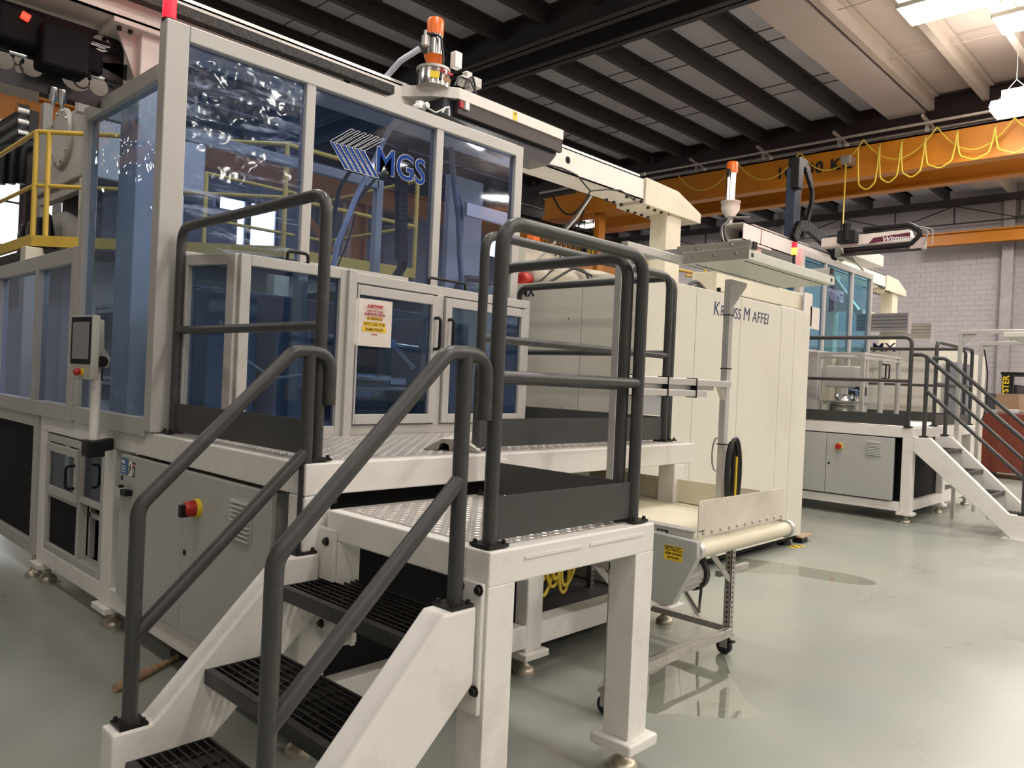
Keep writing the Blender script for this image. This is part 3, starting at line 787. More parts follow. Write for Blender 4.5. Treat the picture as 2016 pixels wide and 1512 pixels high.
# warning beacon at the corner top
bc = thing('beacon_lamp', 'red glowing beacon on top of the tall enclosure corner', 'light', (1.60, 4.1, 3.27))
part('lens', MB().lathe((1.61, 4.1, 3.275), (0,0,1), [(0,.034),(.17,.034),(.18,.02)], 18), BEACON, bc)
part('beacon_base', MB().lathe((1.61, 4.1, 3.262), (0,0,1), [(0,.036),(.014,.036)], 18), BLKP, bc)
l = bpy.data.lights.new('beacon_glow', 'POINT'); l.energy = 1.1; l.color = (1, .08, .1); l.shadow_soft_size = .05
lo = bpy.data.objects.new('beacon_glow', l); COL.objects.link(lo); lo.parent = bc; lo.location = (.0, .12, .1)

# ================================================================ SMALL DOORED ENCLOSURE (CELL 1)
se = thing('glazed_enclosure', 'waist-high silver box guard with blue panes and twin doors on the near deck', 'machine guard', (2.8, 3.7, 1.15))
ZT = 2.07
B_, C_, D_ = (1.83, 3.67), (2.46, 3.66), (4.03, 3.74)
# left chamfer face
frame_rect(se, (1.71, 4.03), B_, 1.15, ZT, .055, .05, FRAME)
pane(se, (1.73, 3.97), (1.81, 3.72), 1.2, ZT-.05, GLASSD)
# front-left panel
frame_rect(se, B_, C_, 1.15, ZT, .055, .05, FRAME)
pane(se, (1.88, 3.667), (2.41, 3.662), 1.2, ZT-.05, GLASSD)
# corner post between panel and doors (slightly proud)
part('door_post', MB().box(2.445, 2.50, 3.615, 3.68, 1.15, ZT+.0), FRAME, se, .004)
# door opening frame
part('head_rail', MB().bar((2.50, 3.665, 2.035), (4.03, 3.745, 2.035), .05, .055), FRAME, se, .004)
part('threshold_rail', MB().bar((2.50, 3.665, 1.178), (4.03, 3.745, 1.178), .05, .055), FRAME, se, .004)
part('end_post', MB().box(3.985, 4.035, 3.72, 3.77, 1.15, ZT-.01), FRAME, se, .004)
dd = (Vector((4.03, 3.745, 0))-Vector((2.50, 3.665, 0))).normalized()
def dpt(x): 
    u = (x-2.50)/(4.03-2.50); return (x, 3.665+.08*u-.03)
xm = PX(857, 700, y=3.70).x
part('door_mullion', MB().box(xm-.025, xm+.025, dpt(xm)[1]-.0, dpt(xm)[1]+.05, 1.2, 2.01), FRAME, se, .003)
xl, xr = 2.507, 3.975
for k, (a, b) in enumerate(((xl, xm-.03), (xm+.03, xr))):
    z0, z1 = 1.215, 1.995; wd = .055
    P_, Q_ = Vector((*dpt(a), 0)), Vector((*dpt(b), 0)); d_ = (Q_-P_).normalized()
    mb = MB()
    wl_ = .012 if k == 0 else wd
    for c, ww in ((P_+d_*wl_/2, wl_), (Q_-d_*wd/2, wd)): mb.bar(c+Vector((0,0,z0)), c+Vector((0,0,z1)), .04, ww, d_)
    for z in (z0+wd/2, z1-wd/2): mb.bar(P_+d_*wl_+Vector((0,0,z)), Q_-d_*wd+Vector((0,0,z)), .04, wd)
    dr = part('door', mb, FRAME, se, .003)
    pane(dr, (P_+d_*wl_).xy, (Q_-d_*wd).xy, z0+wd, z1-wd, GLASSD)
    hx = (b-.028) if k == 0 else (a+.028)
    hp = dpt(hx)
    handle(dr, (hp[0], hp[1]-.02, 1.67), (hp[0], hp[1]-.02, 1.86), (0, -.05, 0), r=.010)
pane(se, (4.01, 3.77), (4.01, 4.05), 1.2, 2.02, GLASSD)
# lid sheet and lifting handles
part('lid_sheet', MB().add([(1.74,4.03,2.045),(1.86,3.7,2.045),(2.48,3.69,2.045),(4.0,3.77,2.045),(4.0,4.03,2.045)], [(0,1,2,3,4)]), CLEAR, se)
p = PX(560, 515, z=ZT); q = PX(603, 521, z=ZT)
handle(se, (p.x, 3.675, ZT), (q.x, 3.675, ZT), (0, 0, .055), name='lid_handle')
p = PX(812, 556, z=ZT)
handle(se, (3.10, 3.72, ZT-.005), (3.42, 3.735, ZT-.005), (0, .0, .05), name='lid_handle')
part('lid_tray', MB().box(2.3, 3.0, 3.8, 3.98, ZT-.01, ZT+.035), EXTR, se)
# alert sheet
a0, a1 = PX(699, 586, y=3.64), PX(766, 690, y=3.65)
sg = thing('paper_sign', 'sheet in a plastic sleeve with ALERT message and yellow highlighted lines on the door glass', 'sign', (a0.x, 3.62, 1.7))
ax0, ax1, az0, az1 = a0.x, PX(764, 640, y=3.65).x, PX(697, 680, y=3.64).z, a0.z
part('sheet', MB().box(ax0, ax1, 3.616, 3.619, az0, az1), PAPER, sg)
part('sleeve_edge', MB().box(ax0-.014, ax0, 3.6165, 3.6185, az0+.01, az1-.01), mat('sleeve', (.7,.68,.66), .2), sg)
aw = ax1-ax0; cx_ = (ax0+ax1)/2
rows = [(.115, 'ALERT!!!!!!!!!', .030, REDINK, 0, .0008), (.225, 'LOOK AT YOUR', .023, REDINK, 0, .0002), (.295, 'BOM/WORK ORDER', .023, REDINK, 0, .0002),
        (.385, 'ALL MOLDS DO', .022, BLACKINK, 1, .0004), (.49, 'NOT USE THE', .034, BLACKINK, 1, .0004), (.605, 'SAME PINS!!!', .034, BLACKINK, 1, .0004), (.72, '6/16/23', .02, REDINK, 0, .0002)]
for (f, s_, zz, mt_, hl, bo) in rows:
    zz *= .72; z = az1-(az1-az0)*f-zz*.7
    if hl: part('highlight', MB().box(cx_-len(s_)*zz*.285, cx_+len(s_)*zz*.285, 3.6145, 3.6155, z-zz*.22, z+zz*.82), HILITE, sg)
    text('sign_text', s_, (cx_, 3.6135, z), zz, 'y', REDINK if mt_ is REDINK else mat('brown_ink', (.22,.09,.01), .6), sg, bold=bo, align='CENTER', sx=.95, depth=.0004)
    if f < .3: part('underline', MB().box(cx_-len(s_)*zz*.27, cx_+len(s_)*zz*.27, 3.613, 3.6135, z-.006, z-.0045), REDINK, sg)

# contents of the enclosures
rp = thing('rotary_press', 'dark press block with round steel turntable behind the deck door glass', 'machine', (3.1, 4.6, 1.15))
part('press_frame', MB().box(2.0, 4.1, 4.75, 5.2, 1.15, 2.0), MACHD, rp, .01)
part('turntable', MB().lathe((2.95, 4.25, 1.16), (0,0,1), [(0,.28),(.12,.28),(.12,.22),(.30,.22),(.30,.25),(.34,.25)], 32), CHROME, rp)
part('support_plate', MB().box(3.45, 3.9, 4.2, 4.7, 1.16, 1.9), mat('blue_grey', (.25,.27,.3), .5), rp, .006)
part('air_manifold', MB().cyl((2.6, 4.05, 1.72), (3.3, 4.05, 1.69), .012, 8).cyl((3.1, 4.05, 1.70), (3.22, 3.98, 1.55), .014, 8).box(3.03, 3.1, 4.02, 4.08, 1.67, 1.73), CHROME, rp)
part('work_shelf', MB().box(2.4, 3.4, 3.9, 4.5, 1.40, 1.415), MACHG, rp)
part('data_plate', MB().box(3.02, 3.14, 3.955, 3.96, 1.44, 1.48), WINK, rp)
part('tall_unit', MB().box(1.95, 2.25, 4.25, 4.7, 1.16, 1.95), MACHG, rp, .01)
part('tall_unit', MB().box(2.32, 2.55, 4.15, 4.6, 1.16, 1.75), mat('blue_grey', (0,0,0)), rp, .01)
part('coiled_hose', MB().tube(fillet([(1.95,4.1,1.75),(1.98,4.05,1.6),(2.2,3.95,1.45),(2.5,3.9,1.5),(2.62,3.9,1.62)], .1), .008, 8), mat('hose_cream', (.55,.55,.4), .5), rp)

# ================================================================ GANTRY ROBOTS
def gantry(ox, oy, x0, label, h=0):
    t = thing('robot_gantry', label, 'gantry', (ox+4.5, oy+4.75, 2.3), 'white robot gantry beams')
    y0, y1 = oy+4.72, oy+5.06
    z0, z1 = 3.46+h, 3.69+h
    hollow = MB()
    hollow.box(x0, ox+6.8, y0, y0+.012, z0, z1).box(x0, ox+6.8, y1-.012, y1, z0, z1)
    hollow.box(x0, ox+6.8, y0, y1, z1-.012, z1).box(x0, ox+6.8, y0, y1, z0, z0+.012)
    part('beam', hollow, GWHITE, t)
    part('beam_diaphragm', MB().box(x0+.5, x0+.52, y0, y1, z0, z1), BLACK, t)
    for xx in (ox+5.55, ox+3.1):
        part('access_hole', MB().lathe((xx, y0-.001, (z0+z1)/2+.01), (0,1,0), [(0,.035),(.002,.035)], 20), BLACK, t)
    part('guide_rail', MB().box(x0+.3, ox+6.75, y0+.02, y0+.06, z1, z1+.03).box(x0+.3, ox+6.75, y1-.08, y1-.04, z1, z1+.03), ALU, t)
    part('end_bracket', MB().prism([(ox+6.82, y0-.02, z0-.04), (ox+7.95, y0-.02, z0-.05), (ox+7.95, y0-.02, z0+.06), (ox+7.45, y0-.02, z1-.01), (ox+6.82, y0-.02, z1+.01)], (0,.38,0)), CREAM, t, .006)
    mb = MB()
    for i in range(7):
        for yy in (y0+.03, y1-.05): mb.lathe((ox+6.55+i*.13, yy, z0-(.04 if i > 2 else 0)), (0,0,-1), [(0,.017),(.025,.017)], 8)
    part('bolt', mb, BOLT, t)
    part('end_column', MB().box(ox+7.3, ox+7.6, y0+.02, y0+.24, 2.2, z0-.04), CREAM, t, .01)
    part('stand_column', MB().box(ox+1.72, ox+1.89, y0+.05, y0+.33, 1.15, z0), GWHITE, t, .006)
    part('stand_gusset', MB().prism([(ox+1.72, y0+.12, z0), (ox+1.60, y0+.12, z0), (ox+1.72, y0+.12, z0-.28)], (0,.02,0)), GWHITE, t)
    part('stand_flange', MB().box(ox+1.55, ox+2.1, y0-.0, y0+.36, z0-.03, z0), GWHITE, t, .004)
    mb = MB()
    for (xx, yy) in ((1.60, .06), (1.66, .06), (1.60, .30)): mb.lathe((ox+xx, y0+yy, z0-.03), (0,0,-1), [(0,.014),(.02,.014)], 8)
    part('bolt', mb, BOLT, t)
    return t
gt1 = gantry(0, 0, -1.2, 'nearer white robot gantry beam passing above the tall enclosure to a cream end bracket')
part('drag_chain', MB().box(-1.0, 3.45, 4.63, 4.70, 3.56, 3.62), mat('chain_dark', (.045,.042,.04), .7, var=.4, vscale=40, bump=.8, bscale=60), gt1)
cb1 = [PX(a, b, y=4.71) for a, b in ((1044, 320), (1075, 323), (1106, 331), (1136, 345), (1162, 376), (1195, 373), (1222, 375), (1248, 393))]
part('cable', MB().tube(fillet(cb1, .05, 4), .008, 6), RUBBER, gt1)
part('cable', MB().tube(fillet([PX(1162, 376, y=4.71), PX(1150, 400, y=4.9), PX(1120, 440, y=4.9), PX(1080, 475, y=4.9)], .05, 4), .009, 6), STEELD, gt1)

# robot kick-arm plates at the upper left
ka = thing('takeout_robot', 'black take-out robot plate with round cut-outs and cables hanging at the top left', 'robot', (.6, 4.95, 3.2))
def holed_plate(x0, x1, z0, z1, y, holes, mt, par, name='arm_plate'):
    """plate in xz plane with circular/rect holes, built as grid cells minus holes then solidified"""
    bm = bmesh.new()
    outer = [(x0, z0), (x1-.12, z0), (x1, z0+.12), (x1, z1-.03), (x1-.1, z1), (x0, z1)]
    edges = []
    def loop(pts):
        vs = [bm.verts.new((a, y, b)) for a, b in pts]
        for i in range(len(vs)): edges.append(bm.edges.new((vs[i], vs[(i+1) % len(vs)])))
    loop(outer)
    for h in holes: loop(h)
    bmesh.ops.triangle_fill(bm, use_beauty=True, use_dissolve=False, edges=edges)
    org = Vector(ORG[par.name])
    for v in bm.verts: v.co -= org
    me = bpy.data.meshes.new(name); bm.to_mesh(me); bm.free(); me.materials.append(mt)
    o = bpy.data.objects.new(name, me); COL.objects.link(o); o.parent = par; ORG[o.name] = tuple(org)
    sd = o.modifiers.new('thick', 'SOLIDIFY'); sd.thickness = .012
    return o
def circ(cx, cz, rx, rz=None, n=20):
    rz = rz or rx; return [(cx+rx*math.cos(2*PI*i/n), cz+rz*math.sin(2*PI*i/n)) for i in range(n)]
ARM = mat('arm_plate_dark', (.035, .036, .04), .45, metal=.3, var=.1)
H = []
for (px_, py_, rr, ee) in ((13, 30, .055, 1), (43, 43, .028, 1), (70, 48, .06, .6), (8, 118, .05, 1), (38, 118, .025, 1), (38, 136, .022, 1), (62, 132, .058, .9), (88, 138, .02, 1),
                       (150, 158, .075, .8), (195, 170, .055, 1), (200, 85, .05, 1)):
    c = PX(px_, py_, y=4.98); H.append(circ(c.x, c.z, rr, rr*ee))
c1, c2, c3 = PX(178, 120, y=4.98), PX(253, 128, y=4.98), PX(252, 160, y=4.98)
H.append([(c1.x, c1.z), (c2.x, c2.z), (c3.x, c3.z)])
holed_plate(-.6, 1.70, 3.0, 3.445, 4.98, H, ARM, ka)
part('hole_backing', MB().box(-.6, 1.80, 5.32, 5.33, 3.16, 3.5).box(-.6, PX(78, 165, y=5.32).x, 5.32, 5.33, 3.04, 3.16), mat('backing_beige', (.62,.55,.50), .7), ka)  # pale backing added so the cut-outs look lit; lower strip is a real edge
part('motor_housing', MB().box(1.22, 1.46, 4.80, 4.97, 3.10, 3.34).box(1.02, 1.24, 4.86, 4.97, 3.20, 3.40).box(1.44, 1.56, 4.88, 4.97, 3.16, 3.30), BLACK, ka, .02)
for (za, zb) in ((3.16, 3.08), (3.34, 3.26)):
    part('air_pipe', MB().cyl((-.6, 4.94, za), (1.66, 4.94, za-.0), .010, 8), BLKP, ka)
    for x in (.7, 1.1, 1.5): part('pipe_fitting', MB().cyl((x, 4.94, za), (x+.08, 4.94, za), .014, 8), CHROME, ka)
for (a, b) in ((.9, 3.18), (1.25, 3.3), (1.45, 3.12), (.72, 3.2)):
    part('cable', MB().tube([(a+.05*math.cos(t_), 4.90, b+.06*math.sin(t_)) for t_ in np.linspace(0, 5.5, 16)], .005, 6), RUBBER, ka)
q = PX(42, 28, y=4.85); q2 = PX(58, 38, y=4.85)
part('indicator_light', MB().bar(q, q2, .03, .035), REDLED, ka, label='glowing red indicator')
for (a, b) in ((105, 190), (122, 195)):
    c = PX(a, b, y=4.97)
    part('air_filter', MB().lathe(c+Vector((0,0,.05)), (0,0,-1), [(0,.022),(.07,.022),(.08,.012),(.10,.01)], 14), CHROME, ka)

# robot carriage on gantry 1
rc = thing('robot_carriage', 'long white topped robot carriage with dark underside and yellow label over the enclosure', 'robot', (4.2, 4.4, 3.5))
yc = 4.40
pts = [PX(a, b, y=yc) for a, b in ((905, 172), (1110, 258), (1110, 275), (905, 195))]
x0, x1 = pts[0].x, pts[1].x
zt_, zb_ = 3.685, 3.60
part('cover', MB().prism([(x0, yc, zb_), (x0-.16, yc+.12, zb_), (x0-.32, yc+.35, zb_), (x0-.3, yc+.62, zb_), (x1, yc+.62, zb_), (x1, yc, zb_)], (0, 0, zt_-zb_)), GWHITE, rc, .004)
part('side_channel', MB().box(x0, x1, yc+.01, yc+.05, zb_-.105, zb_), mat('channel_brown', (.045,.03,.028), .45), rc)
part('underbody', MB().prism([(x0-.1, yc+.06, zb_), (x1-.02, yc+.06, zb_), (x1-.02, yc+.06, zb_-.13), (x1-.12, yc+.06, zb_-.24), (x1-.45, yc+.06, zb_-.24), (x0-.1, yc+.06, zb_-.12)], (0,.22,0)), mat('smoked_cover', (.03,.035,.045), .15), rc)
part('control_box', MB().box(x0+.01, x0+.045, yc-.005, yc+.01, zb_-.06, zb_-.01), RED, rc, label='small red control box')
part('socket', MB().box(x0+.06, x0+.10, yc-.01, yc+.01, zb_-.06, zb_-.005), WINK, rc)
lbp = PX(1014, 229, y=yc)
lb = part('warning_label', MB().box(lbp.x-.025, lbp.x+.025, yc-.002, yc, zb_+.005, zt_-.01), YELP, rc)
part('label_symbol', MB().prism([(lbp.x-.012, yc-.003, zb_+.05), (lbp.x+.012, yc-.003, zb_+.05), (lbp.x, yc-.003, zb_+.07)], (0,-.0005,0)), BLACKINK, lb)
part('pressure_gauge', MB().lathe(PX(838, 208, y=4.3), (0,-1,0), [(0,.022),(.02,.022),(.024,.018)], 18), WINK, rc)
part('air_line', MB().tube(fillet([PX(a, b, y=4.3) for a, b in ((842, 213), (858, 222), (872, 215), (885, 210))], .04), .006, 6).tube(fillet([PX(a, b, y=4.3) for a, b in ((870, 222), (876, 212), (884, 212), (884, 228))], .03), .009, 6), mat('white_tube', (.7,.7,.7), .4), rc)
part('valve_block', MB().lathe(PX(826, 200, y=4.35), (0,0,-1), [(0,.03),(.03,.03),(.03,.045),(.06,.045)], 14), mat('white_tube', (0,0,0)), rc)
mb = MB()
for (a, b, r_) in ((920, 150, .03), (935, 165, .04), (912, 160, .035), (925, 172, .03)):
    c = PX(a, b, y=4.7); mb.box(c.x-r_, c.x+r_, c.y-r_, c.y+r_, c.z-r_, c.z+r_)
mb.box(3.9, 4.0, 4.65, 4.8, 3.68, 3.85)
part('drive_unit', mb, STEEL, rc, .006)
part('drive_cable', MB().tube(fillet([PX(a, b, y=4.65) for a, b in ((895, 168), (905, 150), (925, 158), (938, 185))], .05), .008, 6).tube(fillet([PX(a, b, y=4.65) for a, b in ((912, 172), (930, 148), (936, 170), (935, 188))], .05), .008, 6), RUBBER, rc)

def loader(x, y, z, s, label, bell):
    t = thing('material_loader', label, 'loader', (x, y, z), 'orange capped vacuum loaders')
    if bell:
        part('hopper', MB().lathe((x, y, z), (0,0,1), [(0,.03),(.16,.13),(.26,.13),(.26,.14),(.275,.14)], 24), GWHITE, t)
        part('tube_body', MB().lathe((x, y, z+.275), (0,0,1), [(0,.062),(.41,.062)], 24), CHROME, t)
        part('motor_cap', MB().lathe((x, y, z+.685), (0,0,1), [(0,.08),(.145,.08),(.155,.07)], 24), ORANGE2, t)
        part('side_pipe', MB().cyl((x-.1, y, z+.275), (x-.1, y, z+.62), .022, 10), CHROME, t)
        part('filter_valve', MB().box(x-.13, x-.08, y-.02, y+.02, z+.60, z+.72).box(x+.065, x+.10, y-.02, y+.02, z+.30, z+.48), BLKP, t, .004)
        return t
        zb = z+.215*s
    else:
        part('hopper', MB().lathe((x, y, z), (0,0,1), [(0,.135*s),(.13*s,.135*s),(.14*s,.13*s),(.16*s,.12*s)], 28), CHROME, t)
        part('clamp_ring', MB().lathe((x, y, z+.135*s), (0,0,1), [(0,.14*s),(.02*s,.14*s)], 28), STEEL, t)
        part('neck', MB().lathe((x, y, z+.16*s), (0,0,1), [(0,.05*s),(.02*s,.05*s),(.10*s,.085*s)], 24), ORANGE2, t)
        zb = z+.26*s
    part('tube_body', MB().lathe((x, y, zb), (0,0,1), [(0,.065*s),(.17*s,.065*s)], 24), CHROME, t)
    part('motor_cap', MB().lathe((x, y, zb+.17*s), (0,0,1), [(0,.07*s),(.12*s,.07*s),(.135*s,.06*s)], 24), ORANGE2, t)
    d = Vector((-.05, 0, 0))*s
    part('filter_valve', MB().box(x-.12*s, x-.07*s, y-.02, y+.02, zb+.06*s, zb+.14*s).cyl((x-.1*s, y, zb+.13*s), (x-.1*s, y, zb+.18*s), .015*s, 8), STEEL, t)
    part('hose', MB().tube(fillet([(x-.1*s, y, zb+.16*s), (x-.02*s, y-.1*s, zb+.14*s), (x+.0*s, y-.12*s, zb-.05*s), (x-.04*s, y-.14*s, z+.03*s)], .05, 5), .010*s, 8), RUBBER, t)
    return t
lx = PX(860, 183, y=4.5).x; 
l1 = loader(lx, 4.55, 3.67, .92, 'nearer vacuum loader with orange cap and steel drum on the robot carriage', False)
part('junction_box', MB().box(lx+.10, lx+.17, 4.42, 4.48, 3.84, 3.96), WINK, l1, .006)
part('label_yellow', MB().obox((lx-.075, 4.445, 3.73), (.03,-.018,0), (0,0,.025), (.001,.001,0)), YELP, l1)
part('label_brown', MB().obox((lx+.03, 4.424, 3.715), (.035,.0,0), (0,0,.016), (0,.001,0)), mat('label_brown', (.3,.15,.06), .5), l1)
text('drum_text', 'TSM1004', (lx-.055, 4.418, 3.755), .035, 'y', REDINK, l1, bold=.001, sx=1.0)
part('suction_hose', MB().tube(fillet([(lx-.1, 4.6, 3.95), (lx-.2, 4.7, 3.85), (lx-.32, 4.9, 3.6)], .1), .022, 10), mat('clear_hose', (.5,.52,.6), .2), l1)

# ================================================================ RAILS ON DECK 1 AND PLATFORM
guard_rail('dark guard rail on the left edge of the near deck beside the stair', (1.68, 4.0), (1.68, 2.66), 1.15, 2.23, 1.68)
guard_rail('dark guard rail along the front of the near deck behind the platform rail', (2.61, 2.72), (4.26, 2.72), 1.15, 2.23, 1.70)
guard_rail('dark guard rail across the far end of the near deck before the cream machine', (4.37, 2.76), (4.37, 4.15), 1.15, 2.24, 1.72)

PZ = .97
pf = thing('stair_platform', 'small white steel landing with tread plate top beside the near stair', 'platform', (2.15, 2.1, 0))
x0, x1, y0, y1 = 1.69, 2.60, 1.68, 2.58
part('frame_beam', MB().box(x0, x1, y0, y0+.11, PZ-.115, PZ-.004), WHITE, pf, .006)
part('frame_beam', MB().box(x0, x0+.11, y0+.11, y1, PZ-.115, PZ-.004), WHITE, pf, .006)
part('frame_beam', MB().box(x1-.11, x1, y0+.11, y1, PZ-.115, PZ-.004), WHITE, pf, .006)
part('frame_beam', MB().box(x0+.11, x1-.11, y1-.1, y1, PZ-.115, PZ-.004), WHITE, pf, .006)
for (a, b) in ((x1-.12, y0), (x0, y0)):
    part('leg', MB().box(a, a+.12, b, b+.12, .14, PZ-.113), WHITE, pf, .003)
    part('foot_pad', MB().box(a-.035, a+.155, b-.035, b+.155, .095, .14), WHITE, pf, .008)
    level_foot(a+.06, b+.06, .1, pf, .06)
for b in (x0, x1-.1):
    part('hanger_post', MB().box(b, b+.1, y1-.09, y1, .45, PZ-.115), WHITE, pf, .006)
part('tread_sheet', MB().box(x0+.05, x1-.05, y0+.05, y1-.02, PZ-.006, PZ), TREADP, pf)
part('tread_lugs', lugs(x0+.05, x1-.05, y0+.05, y1-.03, PZ), TREADP, pf, stuff=True)
mb = MB()
for (a, b) in ((1.80, 2.02), (2.14, 2.40)): mb.box(a+.05, b+.12, y0-.004, y0, PZ-.045, PZ-.035)
part('slot_weld', mb, WHITE, pf)
mb = MB()
for (y_, z_) in ((2.56, 1.0), (2.56, .93)): pass
for (a, b) in ((907, 1152), (944, 1162), (934, 1361), (620, 1058), (643, 1066), (612, 1216), (633, 1227)):
    bolt(mb, PX(a, b, x=1.672), (-1,0,0), .012, .014)
part('bolt', mb, BOLT, pf)
part('bolt_plate', MB().box(1.672, 1.69, 1.69, 1.83, .46, .868), WHITE, pf, .004)
part('bolt_plate', MB().box(1.672, 1.69, 2.50, 2.64, .70, .90), WHITE, pf, .004)
part('lower_bracket', MB().box(1.70, 1.72, 2.40, 2.6, .48, .62), WHITE, pf, .003)

guard_rail('dark guard rail on the near side of the small landing with tall rounded hoop', (1.745, 1.74), (2.53, 1.74), PZ, 2.03, 1.51)
guard_rail('dark guard rail closing the right end of the small landing', (2.50, 1.79), (2.50, 2.50), PZ, 2.03, 1.50)
part('deck_bracket', MB().box(2.59, 2.70, 2.588, 2.598, .93, 1.12), WHITE, pf, .003)
# ---- stair 1: descends towards -x
st = thing('stair', 'white stringer stair with black grating treads in the foreground', 'stair', (1.2, 2.15, 0))
SL = (.80-.33)/(1.615-.99)
def stringer(y0, y1, par):
    # profile in xz
    top = [(1.665, .80), (1.52, .80), (.93+.12, .315), (.93, .315), (.93, .10), (1.02, .0), (1.06, .0), (1.665, .47)]
    top = [(1.665, .80), (1.53, .80), (1.055, .315), (.93, .315), (.93, 0), (1.03, 0), (1.665, .56)]
    part('stringer', MB().prism([(a, y0, b) for a, b in top], (0, y1-y0, 0)), WHITE, par, .01)
stringer(1.70, 1.80, st); stringer(2.58, 2.68, st)
for k, (xf, z) in enumerate(((1.50, .70), (1.225, .455), (.975, .215))):
    tr_ = part('tread', MB().box(xf, xf+.03, 1.80, 2.58, z-.05, z).box(xf+.27, xf+.28, 1.80, 2.58, z-.03, z).box(xf, xf+.28, 1.80, 1.806, z-.045, z).box(xf, xf+.28, 2.574, 2.58, z-.045, z), GRATE, st, .002)
    for i in range(8): part('grating_bar', MB().box(xf+.045+i*.029, xf+.050+i*.029, 1.806, 2.574, z-.028, z-.001), GRATE, tr_)
    mb = MB()
    for j in range(8): mb.box(xf+.03, xf+.27, 1.88+j*.088, 1.885+j*.088, z-.018, z-.006)
    part('cross_rod', mb, GRATE, tr_)
def handrail(label, y, group=None):
    t = thing('stair_handrail', label, 'handrail', (1.3, y, .3), group)
    r = .0245
    pts = [(1.0, y, .325), (1.0, y, 1.03), (1.545, y, 1.575), (1.71, y, 1.575), (1.71, y, 1.37)]
    part('top_rail', MB().tube(fillet(pts, .085, 7), r, 16), RAIL, t)
    part('upper_post', MB().cyl((1.615, y, .81), (1.615, y, 1.575), r, 16), RAIL, t)
    part('lower_rail', MB().cyl((1.0, y, .60), (1.615, y, 1.19), r, 16), RAIL, t)
    mb, mb2 = MB(), MB()
    base_plate(mb, mb2, 1.0, y, .315, .045); base_plate(mb, mb2, 1.61, y, .80, .045)
    part('base_plate', mb, BOLT, t); part('bolt', mb2, BOLT, t)
handrail('near dark tube handrail of the foreground stair', 1.75, 'foreground stair handrails')
handrail('far dark tube handrail of the foreground stair next to the cabinet', 2.63, 'foreground stair handrails')
mb = MB()
bolt(mb, (1.715, 2.598, 1.0), (0,-1,0), .012, .03); bolt(mb, (2.66, 2.588, .985), (0,-1,0), .012, .02); bolt(mb, (2.655, 2.588, 1.055), (0,-1,0), .008, .004)
solo('beam_bolts', mb, BOLT, 'black bolt heads in the white deck beam above the small landing', 'bolts', (1.715, 2.6, .98), kind='stuff')

# cable ramp on the deck
p = PX(845, 880, z=1.155)
prof = [(0,0),(.028,0),(.03,.012),(.045,.03),(.06,.032),(.062,.014),(.072,.014),(.074,.034),(.10,.034),(.104,.014),(.114,.014),(.116,.032),(.15,.018),(.165,0),(.19,0),(.12,.045),(.06,.045)]
prof = [(0,0),(.055,0),(.06,.022),(.075,.030),(.092,.022),(.096,0),(.104,0),(.108,.022),(.125,.030),(.14,.022),(.145,0),(.205,0),(.14,.042),(.065,.042)]
d1 = Vector((.62, -.785, 0)); d2 = Vector((.785, .62, 0))
o0 = PX(832, 884, z=1.154)
mb = MB().prism([o0+d1*a_*1.35+Vector((0,0,b_*1.2)) for a_, b_ in prof], d2*.42)
cr_ = thing('cable_ramp', 'grey rubber floor cable cover with open channels lying on the near deck', 'cable cover', o0)
part('channel_body', mb, mat('ramp_grey', (.30, .28, .25), .6), cr_)
mb = MB().add([o0+d1*.065*1.35+Vector((0,0,.053)), o0+d1*.14*1.35+Vector((0,0,.053)), o0+d1*.14*1.35+Vector((0,0,.053))+d2*.42, o0+d1*.065*1.35+Vector((0,0,.053))+d2*.42], [(0,1,2,3)])
mb.add([o0+d1*.14*1.35+Vector((0,0,.053)), o0+d1*.20*1.35+Vector((0,0,.004)), o0+d1*.20*1.35+Vector((0,0,.004))+d2*.42, o0+d1*.14*1.35+Vector((0,0,.053))+d2*.42], [(0,1,2,3)])
part('top_strip', mb, mat('ramp_pale', (.62, .60, .54), .5), cr_)

# ================================================================ OPERATOR SCREEN
op = thing('operator_screen', 'grey touch screen terminal with red stop button on a white pole at the left', 'control panel', (1.45, 4.45, 1.05))
cpt = Vector((1.485, 4.42, 0))
part('pole', MB().cyl((1.445, 4.44, 1.05), (1.445, 4.44, 1.50), .026, 18), WHITE, op)
part('clamp', MB().box(1.40, 1.49, 4.39, 4.49, .995, 1.085).bar((1.445, 4.46, 1.042), (1.60, 4.64, 1.042), .055, .065), BLKP, op, .008)
wv = Vector((.12, -.993, 0)).normalized(); nv = Vector((-wv.y*-1, 0, 0)); nv = Vector((0,0,1)).cross(wv).normalized()
nv = wv.cross(Vector((0,0,1))).normalized()   # faces the room (towards -x/-y)
cc = PX(167, 684, x=1.37)
W2, H2, T2 = .118, .166, .02
part('bezel', MB().obox(cc, wv*W2, Vector((0,0,H2)), nv*T2), mat('terminal_grey', (.45,.44,.40), .4), op, .005)
part('glass_front', MB().obox(cc+nv*(T2+.001)+Vector((0,0,.035)), wv*(W2-.008), Vector((0,0,H2-.045)), nv*.001), BLKP, op)
part('screen', MB().obox(cc+nv*(T2+.0025)+Vector((0,0,.035)), wv*(W2-.028), Vector((0,0,H2-.07)), nv*.0008), emis('screen_on', (.26,.24,.25), .12), op)
part('rear_housing', MB().prism([cc-nv*.02+wv*.06+Vector((0,0,H2-.01)), cc-nv*.07+wv*.06+Vector((0,0,H2-.02)), cc-nv*.075+wv*.06+Vector((0,0,.0)), cc-nv*.11+wv*.06+Vector((0,0,-.05)), cc-nv*.10+wv*.06+Vector((0,0,-.10)), cc-nv*.02+wv*.06+Vector((0,0,-.11))], -wv*.14), mat('terminal_grey', (0,0,0)), op, .008)
